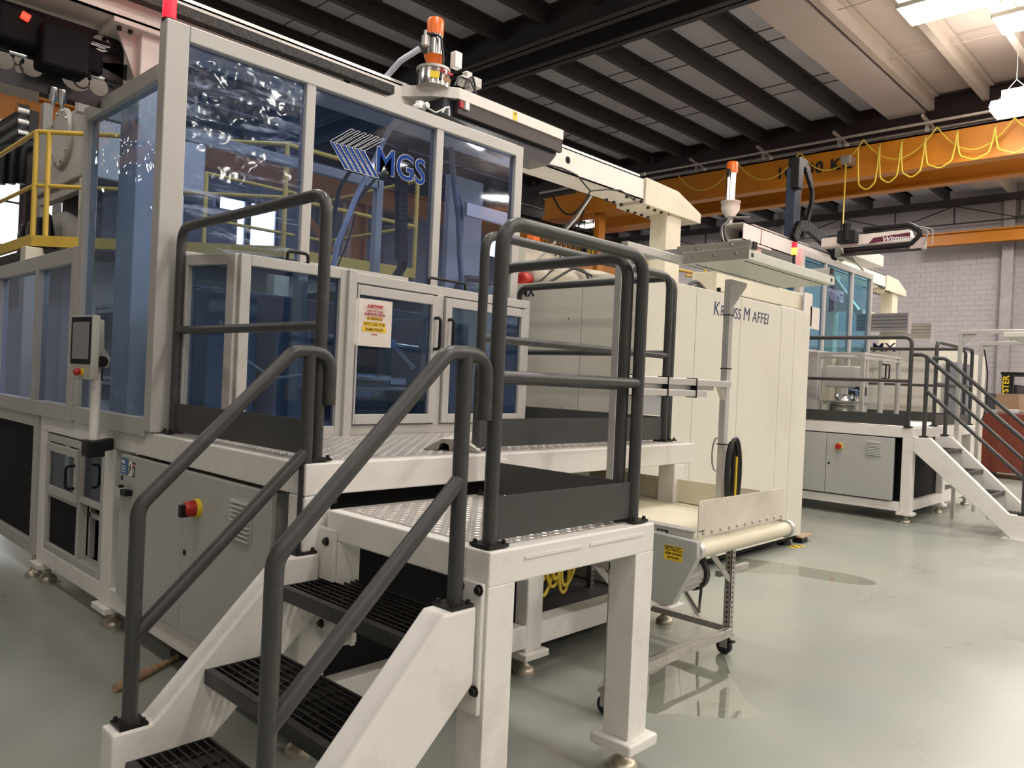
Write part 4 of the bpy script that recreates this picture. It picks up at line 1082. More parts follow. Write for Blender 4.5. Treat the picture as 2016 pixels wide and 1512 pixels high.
part('tilt_joint', MB().lathe(cc-nv*.06+wv*.07+Vector((0,0,-.07)), -wv, [(0,.03),(.16,.03)], 16).box(1.42, 1.47, 4.42, 4.46, 1.40, cc.z-.05), BLKP, op)
eb = part('stop_collar', MB().lathe(cc+nv*T2+wv*.03+Vector((0,0,-H2+.038)), nv, [(0,.018),(.012,.018)], 16), YELP, op, label='yellow collar')
part('stop_button', MB().lathe(cc+nv*(T2+.012)+wv*.03+Vector((0,0,-H2+.038)), nv, [(0,.011),(.01,.011),(.01,.019),(.024,.019),(.03,.012)], 16), RED, op, label='red mushroom button')

# ================================================================ MOULDING MACHINES
def moulding(ox, oy, label, words, gloss=False):
    t = thing('moulding_machine', label, 'machine', (ox+6.1, oy+4.5, 0), 'cream injection moulding machines')
    X0, X1, Y0, Y1, Z0, Z1 = ox+4.65, ox+7.58, oy+3.2, oy+6.2, .1, 2.3
    part('core', MB().box(X0+.03, X1-.03, Y0+.03, Y1, Z0-.04, Z1-.03), BLACK, t)
    seams = [X0, ox+PX(1367, 700, y=3.2).x, ox+PX(1455, 700, y=3.2).x, ox+PX(1535, 700, y=3.2).x, ox+PX(1562, 700, y=3.2).x, X1]
    for a, b in zip(seams[:-1], seams[1:]):
        part('side_panel', MB().box(a+.003, b-.003, Y0, Y0+.03, Z0, Z1), KMW, t, .004)
    sy = [Y0+.03, PX(1140, 600, x=4.65).y+oy, Y1]
    sy = [Y0+.03, oy+3.75, Y1]
    for a, b in zip(sy[:-1], sy[1:]):
        part('end_panel', MB().box(X0, X0+.03, a+.003, b-.003, Z0, Z1), KMW, t, .004)
    part('top_panel', MB().box(X0+.03, X1, Y0+.03, Y1, Z1-.03, Z1-.005), KMW, t)
    mb = MB()
    for (y, z) in ((oy+3.87, 2.0), (oy+3.9, 1.3), (oy+3.33, 1.75), (oy+3.28, 1.75)): mb.lathe((X0, y, z), (-1,0,0), [(0,.006),(.003,.006)], 8)
    part('panel_screw', mb, BOLT, t)
    for (x, y) in ((X0+.2, Y0+.1), (X1-.15, Y0+.1), (X1-.15, Y1-.1)):
        part('machine_foot', MB().cyl((x, y, 0), (x, y, .07), .07, 16, .05), BLKP, t)
    return t
km = moulding(0, 0, 'long cream moulding machine cabinet with dark blue lettering behind the near deck', True)
kp = PX(1404, 618, y=3.198)
hh = (PX(1408, 590, y=3.198).z-PX(1404, 618, y=3.198).z)
xx = kp.x
for (s_, px0, hgt) in (('K', 1404, 1.0), ('RAUSS', 1418, .80), ('M', 1463, 1.0), ('AFFEI', 1481, .84)):
    pp = PX(px0, 618+(px0-1404)*.105, y=3.198)
    text('lettering', s_, (pp.x, 3.199, kp.z-.005), hh/.72*hgt, 'y', NAVY, km, bold=0, shear=.10, sx=.98 if s_ != 'RAUSS' else .93)
pm = PX(1024, 584, x=4.648)
text('lettering', 'MX', (4.648, pm.y+.0, pm.z), (PX(1024, 566, x=4.648).z-pm.z)/.72, 'x', NAVY, km, bold=.002, sx=1.0)
pz = PX(1282, 765, x=4.645)
nt = part('notice_sheet', MB().box(4.643, 4.648, pz.y-.13, pz.y+.08, 1.30, 1.56), WINK, km)
text('notice_text', 'SAFETY NOTICE', (4.642, pz.y+.07, 1.52), .022, 'x', BLACKINK, nt)
for i in range(8): text('notice_text', 'xxxx xxxx xx xxxxx', (4.642, pz.y+.07, 1.49-.022*i), .015, 'x', mat('faint_ink', (.3,.4,.6), .6), nt) if False else None
# yellow/black floor tape and base plank at the machine corner
tp = PX(1568, 1076, z=0)
solo('floor_tape', MB().obox((tp.x, tp.y, .002), (.09,-.02,0), (.01,.04,0), (0,0,.001)), YELP, 'short yellow and black tape mark on the floor at the cream machine corner', 'tape', (tp.x, tp.y, 0))
part_st = MB().prism([(tp.x-.06, tp.y-.02, .0032), (tp.x-.03, tp.y-.03, .0032), (tp.x-.01, tp.y+.03, .0032), (tp.x-.04, tp.y+.04, .0032)], (0,0,.0004)).prism([(tp.x+.02, tp.y-.04, .0032), (tp.x+.05, tp.y-.045, .0032), (tp.x+.07, tp.y+.015, .0032), (tp.x+.04, tp.y+.02, .0032)], (0,0,.0004))
part('tape_stripe', part_st, BLACKINK, bpy.data.objects['floor_tape'])
pl_ = PX(1560, 1058, z=.05)
solo('wood_plank', MB().obox((7.75, 3.25, .06), (.14,0,0), (0,.05,0), (0,0,.008)), mat('plank', (.45,.33,.22), .7), 'thin plank end sticking out under the cream machine corner', 'plank', (7.6, 3.25, .05))
solo('shim_block', MB().box(7.62, 7.75, 3.2, 3.30, 0, .051), BLKP, 'black shim block under the plank at the machine corner', 'block', (7.8, 3.25, 0))

# clutter on top of machine 1
hb = thing('insulated_barrel', 'beige fabric wrapped heater barrel with red end lying on the cream machine', 'barrel', (5.4, 5.0, 2.3))
def lump(name, c, r, sx, mt, par):
    bm_ = MB().lathe(Vector(c)-Vector((sx,0,0)), (1,0,0), [(0,r*.55),(sx*.1,r*.9),(sx*.5,r),(sx,r*1.04),(sx*1.5,r*.97),(sx*1.9,r*.85),(sx*2,r*.5)], 20)
    return part(name, bm_, mt, par)
e1 = PX(1130, 537, y=4.6)
lump('fabric_jacket', (5.15, 4.5, 2.40), .11, .3, FABRIC, hb)
lump('fabric_jacket', (5.75, 4.45, 2.42), .13, .3, FABRIC, hb)
lump('end_cap', (4.80, 4.5, 2.36), .06, .06, RED, hb)
part('nozzle', MB().lathe((5.5, 4.2, 2.3), (0,0,1), [(0,.06),(.08,.07),(.14,.12),(.16,.12)], 20), MACHG, hb)
part('hose', MB().tube(fillet([(4.9,4.35,2.32),(5.2,4.3,2.5),(5.4,4.25,2.45),(5.6,4.2,2.33)], .1), .012, 8).tube(fillet([(4.85,4.4,2.32),(5.1,4.4,2.52),(5.35,4.3,2.5),(5.5,4.3,2.33)], .1), .010, 8), RUBBER, hb)
part('cradle', MB().box(4.8, 5.9, 4.4, 4.6, 2.295, 2.32), STEELD, hb)
hc = thing('hydraulic_hoses', 'black hydraulic hoses looping over the cream machine roof left of the light post', 'hoses', (6.2, 3.8, 2.3))
for k in range(3):
    b0, b1 = PX(1345+k*8, 560, y=3.6+k*.08), PX(1395+k*6, 566, y=3.6+k*.08)
    part('hose', MB().tube([b0.lerp(b1, u)+Vector((0,0,-(b0.lerp(b1,u).z-2.30)+.13*math.sin(PI*u)+.01)) for u in np.linspace(0, 1, 14)], .018, 8), RUBBER, hc)
part('manifold', MB().box(6.45, 6.6, 3.55, 3.8, 2.296, 2.38).cyl((6.55, 3.65, 2.38), (6.55, 3.65, 2.45), .02, 10), BLKP, hc, .004)
vu = thing('valve_cabinet', 'cream valve box with wiring behind the near deck rails', 'cabinet', (5.4, 6.0, 2.3))
a = PX(1035, 475, y=6.2); b = PX(1115, 530, y=6.2)
part('box', MB().box(a.x, a.x+.95, 6.2, 6.6, 2.3, a.z), KMW, vu, .01)
mb = MB()
for i in range(9):
    sx_ = a.x+.1+i*.09
    mb.tube(fillet([(sx_, 6.18, a.z+.02), (sx_+.1, 6.1, a.z+.18), (sx_+.3, 6.15, a.z+.1+.02*i), (sx_+.42, 6.18, a.z-.1)], .08), .010, 6)
part('wiring', mb, RUBBER, vu)
part('cable', MB().tube(fillet([PX(a_, b_, y=6.0) for a_, b_ in ((1165, 385), (1135, 430), (1090, 480), (1050, 520), (1030, 555))], .1), .014, 6), mat('grey_cable', (.35,.34,.32), .5), vu)
part('connector', MB().box(a.x+.02, a.x+.14, 6.1, 6.2, a.z, a.z+.1), ORANGE2, vu, .005)
# background wall-mounted small things behind gantry end : yellow rail
yr = thing('ladder_rail', 'yellow ladder rails standing behind the cream machine roof', 'ladder', (9, 5.9, 2.2))
for px_ in (1387, 1405, 1417):
    b0 = PX(px_, 560, y=5.6); part('ladder_stile', MB().cyl((b0.x, 5.6, 1.2), (b0.x, 5.6, PX(px_, 525, y=5.6).z), .025, 8), YELLOW, yr)
b0, b1 = PX(1272, 516, y=6.0), PX(1330, 520, y=6.0)
part('ladder_rail', MB().cyl((b0.x, 6.0, b0.z), (b1.x+1.2, 6.0, b0.z+.02), .025, 8).cyl((PX(1350, 540, y=6).x, 6, PX(1350,543,y=6).z), (PX(1420,540,y=6).x, 6, PX(1420,543,y=6).z), .02, 8), YELLOW, yr)
part('ladder_rung', MB().cyl((PX(1387,540,y=5.6).x, 5.6, 2.45), (PX(1417,540,y=5.6).x, 5.6, 2.45), .018, 8), YELLOW, yr)
# rear press housing above cabinet (cream, with blue window) near cell 2
ph = thing('press_housing', 'cream housing with blue window opening behind the lettered machine cabinet', 'machine', (8.5, 4.4, 0))
part('frame_top', MB().box(PX(1410, 565, y=4.2).x, PX(1582, 580, y=4.2).x, 4.2, 4.5, 2.56, PX(1480, 555, y=4.2).z+.02), CREAM, ph, .01)
part('frame_side', MB().box(PX(1540, 580, y=4.2).x, PX(1582, 580, y=4.2).x, 4.2, 4.5, .3, 2.56), CREAM, ph, .01)
part('frame_base', MB().box(6.6, PX(1582, 580, y=4.2).x, 4.2, 4.5, 1.2, 2.25), CREAM, ph, .01)
a, b = PX(1455, 590, y=4.3), PX(1545, 600, y=4.3)
pane(ph, (a.x, 4.3), (b.x, 4.3), 2.2, 2.6, GLASS2, name='window_pane')
for (pa_, pb_, pc_, pd_) in ((1584, 575, 1597, 643), (1596, 603, 1612, 650)):
    v0, v1 = PX(pa_, pb_, y=4.15), PX(pc_, pd_, y=4.15)
    part('hanging_sheet', MB().box(v0.x, v1.x, 4.148, 4.152, v1.z, v0.z), PAPER, ph)

# ================================================================ CONVEYOR + LIGHT STAND
cv = thing('belt_conveyor', 'wheeled cream belt conveyor with grey chain guard emerging under the near deck', 'conveyor', (3.8, 2.4, 0))
cx0, cx1, ry, rz_ = 3.32, 4.28, 1.90, .725
part('end_roller', MB().cyl((cx0, ry, rz_), (cx1, ry, rz_), .038, 24), BELT, cv)
part('roller_cap', MB().cyl((cx1, ry, rz_), (cx1+.03, ry, rz_), .05, 24).cyl((cx0-.03, ry, rz_), (cx0, ry, rz_), .045, 24), EXTR, cv)
part('belt', MB().prism([(cx0, ry, rz_+.036), (cx0, 3.3, rz_+.07), (cx0, 3.3, rz_+.06), (cx0, ry, rz_+.03)], (cx1-cx0, 0, 0)).prism([(cx0+.02, ry, rz_-.038), (cx0+.02, 3.3, rz_-.01), (cx0+.02, 3.3, rz_-.02), (cx0+.02, ry, rz_-.045)], (cx1-cx0-.04, 0, 0)), BELT, cv)
part('side_frame', MB().box(cx0-.015, cx0, ry+.02, 3.3, rz_-.0, rz_+.085), EXTR, cv, .002)
part('side_frame', MB().box(cx1, cx1+.015, ry+.02, 3.3, rz_-.0, rz_+.085), EXTR, cv, .002)
part('edge_flange', MB().box(cx0-.02, cx0+.06, ry-.0, 3.3, rz_+.085, rz_+.09), EXTR, cv)
part('side_guard', MB().box(cx1-.02, cx1-.01, 2.05, 3.3, rz_+.06, rz_+.20), BELT, cv)
eg = part('end_guard', MB().box(cx0+.0, cx1-.02, ry+.0, ry+.006, rz_+.06, rz_+.235), mat('guard_cream', (.62,.57,.48), .45, var=.12, vscale=5), cv, .002)
mb = MB()
for i in range(11): mb.sphere((cx0+.045+i*.085, ry-.002, rz_+.078), .009, 8)
part('rivet', mb, STEEL, cv)
gp_ = [(1.87, .775), (2.16, .785), (2.16, .46), (2.06, .435), (1.99, .45), (1.865, .70)]
part('chain_guard', MB().prism([(cx0-.06, a_, b_) for a_, b_ in gp_], (.045, 0, 0)), CABGREY, cv, .004)
cl = part('caution_label', MB().box(cx0-.0625, cx0-.06, 1.945, 2.045, .665, .735), YELP, cv)
part('caution_band', MB().box(cx0-.0635, cx0-.0625, 1.948, 2.042, .711, .733), BLACKINK, cl)
text('caution_text', 'CAUTION', (cx0-.0645, 2.040, .714), .0225, 'x', YELP, cl, bold=.0006)
text('caution_text', 'KEEP GUARD', (cx0-.063, 2.037, .693), .0155, 'x', BLACKINK, cl, bold=.0003)
text('caution_text', 'IN PLACE', (cx0-.063, 2.025, .674), .0155, 'x', BLACKINK, cl, bold=.0003)
sb = part('rocker_switch', MB().box(cx0-.02, cx0-.014, 2.06, 2.12, rz_+.035, rz_+.07), BLKP, cv)
part('switch_key', MB().box(cx0-.023, cx0-.02, 2.067, 2.09, rz_+.04, rz_+.065).box(cx0-.023, cx0-.02, 2.094, 2.112, rz_+.04, rz_+.065), STEEL, sb)
mo = part('drive_motor', MB().cyl((cx0-.01, 2.08, .545), (cx0+.26, 2.08, .545), .075, 24), MACHG, cv)
mb = MB()
for i in range(18):
    a_ = 2*PI*i/18; mb.obox((cx0+.13, 2.08+.08*math.cos(a_), .545+.08*math.sin(a_)), (.11,0,0), (0,.006*math.cos(a_),.006*math.sin(a_)), (0,-.0015*math.sin(a_),.0015*math.cos(a_)))
part('cooling_fins', mb, MACHG, mo)
part('fan_cowl', MB().cyl((cx0+.26, 2.08, .545), (cx0+.29, 2.08, .545), .095, 24), STEELD, mo)
def leg(x, y):
    lg_ = part('leg', MB().box(x-.02, x+.02, y-.02, y-.017, .12, .70).box(x-.02, x-.017, y-.02, y+.02, .12, .70).box(x+.017, x+.02, y-.02, y+.02, .12, .70), STEEL, cv)
    mb = MB()
    for i in range(19):
        z = .16+i*.028
        mb.lathe((x, y-.0202, z), (0,-1,0), [(0,.006),(.0006,.006)], 8); mb.lathe((x-.0202, y, z), (-1,0,0), [(0,.006),(.0006,.006)], 8)
    part('leg_holes', mb, BLACK, lg_, stuff=True)
    cs = part('caster', MB().cyl((x-.012, y+.015, .045), (x+.012, y+.015, .045), .045, 20), RUBBER, cv)
    part('caster_fork', MB().box(x-.022, x-.016, y-.01, y+.035, .04, .11).box(x+.016, x+.022, y-.01, y+.035, .04, .11).box(x-.03, x+.03, y-.03, y+.045, .105, .12), STEEL, cs)
    part('caster_brake', MB().box(x-.015, x+.015, y-.045, y-.01, .075, .085), BLKP, cs)
for (x, y) in ((2.88, 2.06), (4.06, 2.11), (4.06, 3.1)): leg(x, y)
part('bottom_rail', MB().box(2.90, 4.04, 2.07, 2.11, .115, .16), STEEL, cv, .002)
part('side_rail', MB().box(4.04, 4.08, 2.13, 3.1, .13, .165), STEEL, cv)
part('brace', MB().bar((cx0+.02+.3, 2.05, .70), (4.05, 2.10, .42), .006, .035), STEEL, cv)
part('brace', MB().bar(PX(1168, 1105, y=2.35), PX(1228, 1178, y=2.35), .006, .035), STEEL, cv)
part('outrigger', MB().box(4.0, 4.35, 2.14, 2.17, .44, .475), STEEL, cv, .002)
part('leg_bracket', MB().box(2.86, 3.31, 2.2, 2.24, .66, .70).box(2.86, 2.90, 2.04, 2.24, .66, .70), STEEL, cv)
part('power_lead', MB().tube(fillet([(4.1,2.2,.68),(4.2,2.35,.5),(4.25,2.4,.2),(4.6,2.6,.02),(5.2,3.1,.01)], .1), .009, 8), RUBBER, cv)

ls = thing('light_stand', 'aluminium portal carrying a flat white light panel over the conveyor', 'light stand', (3.9, 2.25, .75))
py_ = 2.22
part('post', MB().box(3.02, 3.06, py_-.02, py_+.02, .62, 2.17), EXTR, ls, .003)
part('post', MB().box(4.085, 4.13, py_-.02, py_+.02, .74, 2.14), EXTR, ls, .003)
part('post_bracket', MB().box(3.02, 3.32, py_-.02, py_+.02, .62, .66), EXTR, ls, .003)
part('crossbar', MB().box(3.06, 4.09, py_-.05, py_-.02, 1.515, 1.55), EXTR, ls, .003)
part('crossbar', MB().box(3.06, 3.82, py_-.05, py_-.02, 1.455, 1.49), EXTR, ls, .003)
part('crossbar', MB().box(3.06, 3.95, py_-.018, py_+.01, 1.49, 1.52), EXTR, ls, .003)
part('top_bar', MB().box(3.06, 3.62, py_-.02, py_+.02, 2.155, 2.195), EXTR, ls, .003)
for x in (3.17, 3.42, 3.70): part('cable_tie', MB().box(x, x+.006, py_-.054, py_+.012, 1.45, 1.555), BLKP, ls)
for z in (1.18, 1.62, 1.93): part('cable_tie', MB().box(4.081, 4.134, py_-.024, py_+.024, z, z+.006), BLKP, ls)
part('gusset', MB().prism([(4.13, py_-.015, 1.98), (4.29, py_-.015, 2.12), (4.29, py_-.015, 2.14), (4.13, py_-.015, 2.14)], (0,.03,0)), EXTR, ls)
part('gusset', MB().prism([(4.025, py_-.015, 1.515), (4.085, py_-.015, 1.515), (4.085, py_-.015, 1.44)], (0,.03,0)), EXTR, ls)
lx0, lx1, ly0, ly1, lz = 3.57, 4.68, 1.84, 2.20, 2.155
pn = part('light_panel', MB().box(lx0, lx1, ly0, ly1, lz, lz+.05), LPANEL, ls, .004)
part('panel_recess', MB().box(lx0+.05, lx1-.05, ly0+.04, ly0+.045, lz-.002, lz).box(lx0+.05, lx1-.05, ly1-.045, ly1-.04, lz-.002, lz), BLACK, pn)
part('end_plate', MB().box(lx0-.006, lx0, ly0-.01, ly1+.01, lz+.0, lz+.06), mat('end_plate_tan', (.36,.33,.29), .4), pn, .002)
part('end_angle', MB().box(lx0+.02, lx0+.026, ly0+.0, ly1+.06, lz+.06, lz+.10), mat('end_plate_tan', (0,0,0)), pn, .002)
mb = MB()
for i in range(3): bolt(mb, (lx0-.006, ly0+.06+i*.12, lz+.03), (-1,0,0), .005, .006)
for i in range(2): bolt(mb, (lx0+.02, ly0+.1+i*.2, lz+.08), (-1,0,0), .006, .008)
part('screw', mb, CHROME, pn)
part('corner_socket', MB().box(lx0+.04, lx0+.06, ly0-.002, ly0, lz+.015, lz+.035).box(lx1-.06, lx1-.04, ly0-.002, ly0, lz+.015, lz+.035), BLKP, pn)
for xx in (lx0+.045, lx1-.08):
    part('cross_arm', MB().box(xx, xx+.045, ly0-.0, ly1+(.75 if xx < 4 else .05), lz+.055, lz+.095), EXTR, ls, .003)
    part('arm_cap', MB().box(xx+.002, xx+.043, ly0-.006, ly0, lz+.056, lz+.094), BLKP, ls)
part('strap_clamp', MB().tube([(4.1, 2.25+.03*math.cos(a_), 1.12+.1*math.sin(a_)) for a_ in np.linspace(0, 2*PI, 12)], .006, 6), STEEL, ls)
cc_ = thing('cord_coil', 'black extension cord coil hanging on the aluminium post', 'cord', (4.1, 2.17, 1.0))
for k in range(7):
    a_w, h_ = .035+.006*k, .17+.006*k
    part('cord_loop', MB().tube([(4.105+.012*math.sin(k*2.1)+a_w*math.cos(u), 2.17-.006*k, 1.02+h_*math.sin(u)) for u in np.linspace(0, 2*PI, 22)[:-1]], .0085, 7, closed=True), RUBBER, cc_)
part('cord_tail', MB().tube(fillet([(4.10, 2.12, .86), (4.13, 2.12, .82), (4.15, 2.14, .76)], .02), .008, 6), RUBBER, cc_)
part('yellow_tag', MB().tube([(4.092, 2.118, z) for z in np.linspace(.90, 1.12, 5)], .007, 6), YELP, cc_)
yh = thing('hose_coil', 'yellow air hose coil hanging inside the white machine base', 'hose', (3.2, 2.72, .5))
for k in range(6):
    c0 = 3.12+.035*k; w_ = .035+.012*(k % 3); h_ = .13+.02*((k*2) % 3)
    part('hose_loop', MB().tube([(c0+w_*math.cos(u)+.03*math.sin(u)*(k % 2), 2.70-.008*k, (.70-h_+h_*1.0*math.sin(u))) for u in np.linspace(0, 2*PI, 22)[:-1]], .0095, 7, closed=True), YCORD, yh)
part('hose_hook', MB().box(3.08, 3.36, 2.69, 2.72, .70, .73), STEELD, yh)

# hammer handle on floor
h0, h1 = PX(233, 1352, z=.02), PX(350, 1293, z=.02)
hm = thing('hammer', 'wooden hammer handle lying on the floor left of the stair', 'tool', h0)
dh = (h1-h0).normalized(); L_ = (h1-h0).length
part('handle', MB().lathe(h0, dh, [(0,.018),(.03,.024),(.12,.023),(L_*.5,.021),(L_*.75,.015),(L_,.014)], 12), WOODM, hm)
part('head', MB().obox(h1+dh*.03+Vector((0,0,.005)), dh*.022, dh.cross(Vector((0,0,1)))*.055, Vector((0,0,.02))), STEELD, hm, .004)
ht = PX(232, 1362, z=.02)
part('handle_end', MB().lathe(h0-dh*.02, dh, [(0,.018),(.02,.021),(.03,.018)], 12), WOODM, hm)

# puddles: thin water films
WATER = glass('water_film', (.88, .88, .84), .03, ior=1.33, fmul=.28)
def puddle(pix, label):
    pts = [PX(a, b, z=.0015) for a, b in pix]
    # smooth closed outline
    n = len(pts); out = []
    for i in range(n):
        p0, p1, p2, p3 = pts[i-1], pts[i], pts[(i+1) % n], pts[(i+2) % n]
        for k in range(5):
            u = k/5
            out.append(.5*((2*p1)+(p2-p0)*u+(2*p0-5*p1+4*p2-p3)*u*u+(3*p1-p0-3*p2+p3)*u**3))
    c = sum((Vector(p) for p in pts), Vector())/n
    mb = MB(); mb.add(out, [tuple(range(len(out)))]); 
    solo('puddle', mb, WATER, label, 'water', (c.x, c.y, .001))
puddle([(1175, 1350), (1260, 1300), (1400, 1255), (1440, 1330), (1470, 1380), (1500, 1412), (1400, 1412), (1330, 1405), (1285, 1405), (1220, 1385)], 'shiny wet patch on the floor below the conveyor caster')
puddle([(1440, 1100), (1510, 1105), (1560, 1112), (1620, 1122), (1680, 1132), (1722, 1145), (1715, 1152), (1660, 1148), (1560, 1132), (1490, 1128), (1440, 1125)], 'long narrow wet streak on the floor beside the cream machine')

# ================================================================ LEFT BACKGROUND: INJECTION UNIT + YELLOW PLATFORM
yp = thing('yellow_platform', 'yellow railed service platform behind the tall enclosure', 'platform', (4, 8, 0))
P0, P1, P2 = Vector((2.30, 9.1, 0)), Vector((4.11, 7.3, 0)), Vector((5.84, 7.3, 0)); PL = Vector((2.30, 12.5, 0)); PR = Vector((5.84, 9.2, 0))
zt_, zm_, zb_ = 3.83, 3.28, 2.78
ring_ = [PL, P0, P1, P2, PR]
part('top_rail', MB().tube(fillet([p_+Vector((0,0,zt_)) for p_ in ring_], .05, 3), .024, 10), YELLOW, yp)
part('mid_rail', MB().tube(fillet([p_+Vector((0,0,zm_)) for p_ in ring_], .05, 3), .022, 10), YELLOW, yp)
for p_ in (PL, P0, P0+Vector((.09,-.09,0)), P1, P2, PR, P1+Vector((.02,1.9,0))):
    part('post', MB().cyl(p_+Vector((0,0,zb_-.05)), p_+Vector((0,0,zt_)), .026, 10), YELLOW, yp)
for a_, b_ in ((PL, P0), (P0, P1), (P1, P2), (P2, PR)):
    part('toe_beam', MB().bar(a_+Vector((0,0,zb_-.07)), b_+Vector((0,0,zb_-.06)), .05, .11), YELLOW, yp)
for a_, b_ in ((P1+Vector((0,1.9,0)), PR), ):
    part('rear_rail', MB().cyl(P1+Vector((0,1.9,zt_)), PR+Vector((0,0,zt_)), .022, 8).cyl(P1+Vector((0,1.9,zm_)), PR+Vector((0,0,zm_)), .02, 8), YELLOW, yp)
part('platform_floor', MB().prism([PL+Vector((0,0,zb_-.14)), P0+Vector((0,0,zb_-.14)), P1+Vector((0,0,zb_-.14)), P2+Vector((0,0,zb_-.14)), PR+Vector((0,0,zb_-.14)), Vector((5.84,12.5,zb_-.14))], (0,0,-.05)), STEELD, yp)
part('support_post', MB().box(2.22, 2.40, 9.02, 9.2, 0, zb_-.14), CREAM, yp, .01)
part('support_post', MB().box(4.03, 4.2, 7.3, 7.46, 0, zb_-.19), CREAM, yp, .01)
iu = thing('injection_unit', 'large cream and grey injection unit under and behind the yellow platform', 'machine', (4, 9, 0))
part('machine_bed', MB().prism([(2.65, 9.3, .2), (4.3, 7.65, .2), (5.75, 7.65, .2), (5.75, 12, .2), (2.65, 12, .2)], (0,0,2.38)), KMW, iu)
part('lower_bed', MB().box(3.0, 4.2, 5.9, 7.5, .2, 1.2), MACHD, iu, .01)
hz0, hz1 = 3.60, 4.42
part('gear_housing', MB().box(2.90, 4.3, 9.62, 11.6, hz0, hz1), MACHG, iu, .02)
cvp = PX(118, 268, x=2.9)
part('round_cover', MB().lathe((2.90, cvp.y-.15, cvp.z-.06), (-1,0,0), [(0,.36),(.04,.36),(.05,.33)], 36), MACHG, iu)
mb = MB()
for k in range(10): bolt(mb, (2.85, cvp.y-.15+.31*math.cos(k*2*PI/10), cvp.z-.06+.31*math.sin(k*2*PI/10)), (-1,0,0), .016, .02)
part('cover_bolts', mb, STEEL, iu)
part('gear_side_arm', MB().prism([(2.95, 9.65, hz0), (2.95, 11.5, hz0), (2.95, 11.5, hz0-.12), (2.95, 9.65, hz0-.12)], (.1,0,0)), MACHG, iu, .01)
part('unit_column', MB().box(2.92, 3.06, 9.62, 9.8, zb_-.1, hz0), GWHITE, iu, .006)
part('unit_column', MB().box(3.9, 4.05, 9.62, 9.8, zb_-.1, hz0), GWHITE, iu, .006)
part('drive_motor', MB().lathe((3.0, 10.9, 3.05), (1,0,0), [(0,.28),(.1,.33),(.7,.33),(.8,.25)], 24), MACHG, iu)
mb = MB()
for k in range(4): mb.tube(fillet([(2.75, 10.2+.35*k, 2.72), (2.7, 10.15+.35*k, 3.0), (2.8, 10.5+.3*k, 3.25), (3.0, 10.9+.2*k, 2.75)], .15), .045, 8)
part('black_hose', mb, RUBBER, iu)
part('machine_core', MB().box(3.2, 4.9, 9.9, 11.4, 2.58, 3.6), MACHD, iu, .02)
# hydraulic accumulator tubes at far upper left
bt = thing('pipe_rack', 'rack of black pipes and curved ducts at the upper left edge', 'pipes', (2.2, 13, 3))
for k in range(3):
    a_ = PX(-30, 275+26*k, y=12.5); b_ = PX(55, 222+22*k, y=12.5)
    part('black_pipe', MB().cyl(a_, b_, .09, 12), RUBBER, bt)
    part('pipe_coupling', MB().cyl(b_-Vector((.14,0,.0)), b_, .1, 12), CHROME, bt)
for k in range(3):
    a_ = PX(4+20*k, 290, y=12.3)
    part('bent_duct', MB().tube(fillet([a_+Vector((0,0,-.5)), a_, a_+Vector((.35,0,.15))], .12), .06, 10), BLKP, bt)
a_ = PX(58, 230, y=12.4)
part('rack_post', MB().box(a_.x, a_.x+.12, 12.4, 12.55, 0, a_.z+.1), STEELD, bt)
part('rack_post', MB().box(a_.x+.3, a_.x+.42, 12.9, 13.05, 0, a_.z+.4), MACHG, bt)
# rear guard frame behind low enclosure
rg = thing('rear_guard_frame', 'pale rails of the rear guard seen through the left blue windows', 'guard', (3.0, 7.5, 1.2))
for z in (1.27, 2.02):
    part('guard_rail_bar', MB().box(2.9, 2.96, 5.95, 9.0, z, z+.035).box(2.9, 2.96, 5.95, 9.0, z+.05, z+.085), MACHG, rg)
for y in (5.95, 7.0, 8.05, 9.0): part('guard_post', MB().box(2.9, 2.96, y-.03, y+.03, .0, 2.1), EXTR, rg)
part('dark_curtain', MB().box(2.97, 2.98, 5.95, 9.0, 1.1, 2.05), MACHD, rg)
part('tube_reflector', MB().box(2.88, 2.89, PX(105, 620, x=2.88).y, PX(96, 620, x=2.88).y, PX(100, 642, x=2.88).z, PX(100, 596, x=2.88).z), emis('tube_glow', (.75,.75,1), 2.2), rg, label='lit tube lamp')
# inside the tall enclosure: cable bundles, drag chain, duct
ib = thing('cable_bundle', 'bundles of dark cables draping inside the tall enclosure behind the logo', 'cables', (3, 4.9, 2.3))
for (pp_, r_, mt_) in (([(712, 262), (700, 320), (668, 370), (655, 440), (640, 520)], .016, RUBBER), ([(768, 330), (740, 350), (700, 400), (675, 460), (655, 540)], .013, RUBBER),
                  ([(771, 245), (745, 300), (700, 390), (665, 480), (650, 560)], .022, mat('clear_hose', (0,0,0))), ([(700, 420), (690, 460), (675, 500), (662, 530)], .006, RUBBER)):
    part('cable', MB().tube(fillet([PX(a_, b_, y=5.0) for a_, b_ in pp_], .3, 6), r_, 8), mt_, ib)
dc = MB()
for k in range(30):
    c = PX(790, 250+k*9, y=5.2); dc.obox(c, (.045,0,0), (0,.03,0), (0,0,.017))
part('drag_chain', dc, BLKP, ib)
for k in range(2): part('chain_tail', MB().tube(fillet([PX(a_+k*9, b_, y=5.2) for a_, b_ in ((790, 500), (788, 525), (775, 545), (768, 552))], .08), .022, 8), BLKP, ib)
part('base_box', MB().box(3.3, 4.1, 4.9, 5.5, 2.0, 2.12), STEELD, ib, .01)
db = thing('round_duct', 'pale duct column with grey hoses inside the tall enclosure at its right', 'duct', (4.6, 5.3, 1.2))
part('duct_sheet', MB().box(PX(884, 400, y=5.2).x, PX(950, 400, y=5.2).x, 5.2, 5.26, 1.2, 3.3), MACHG, db)
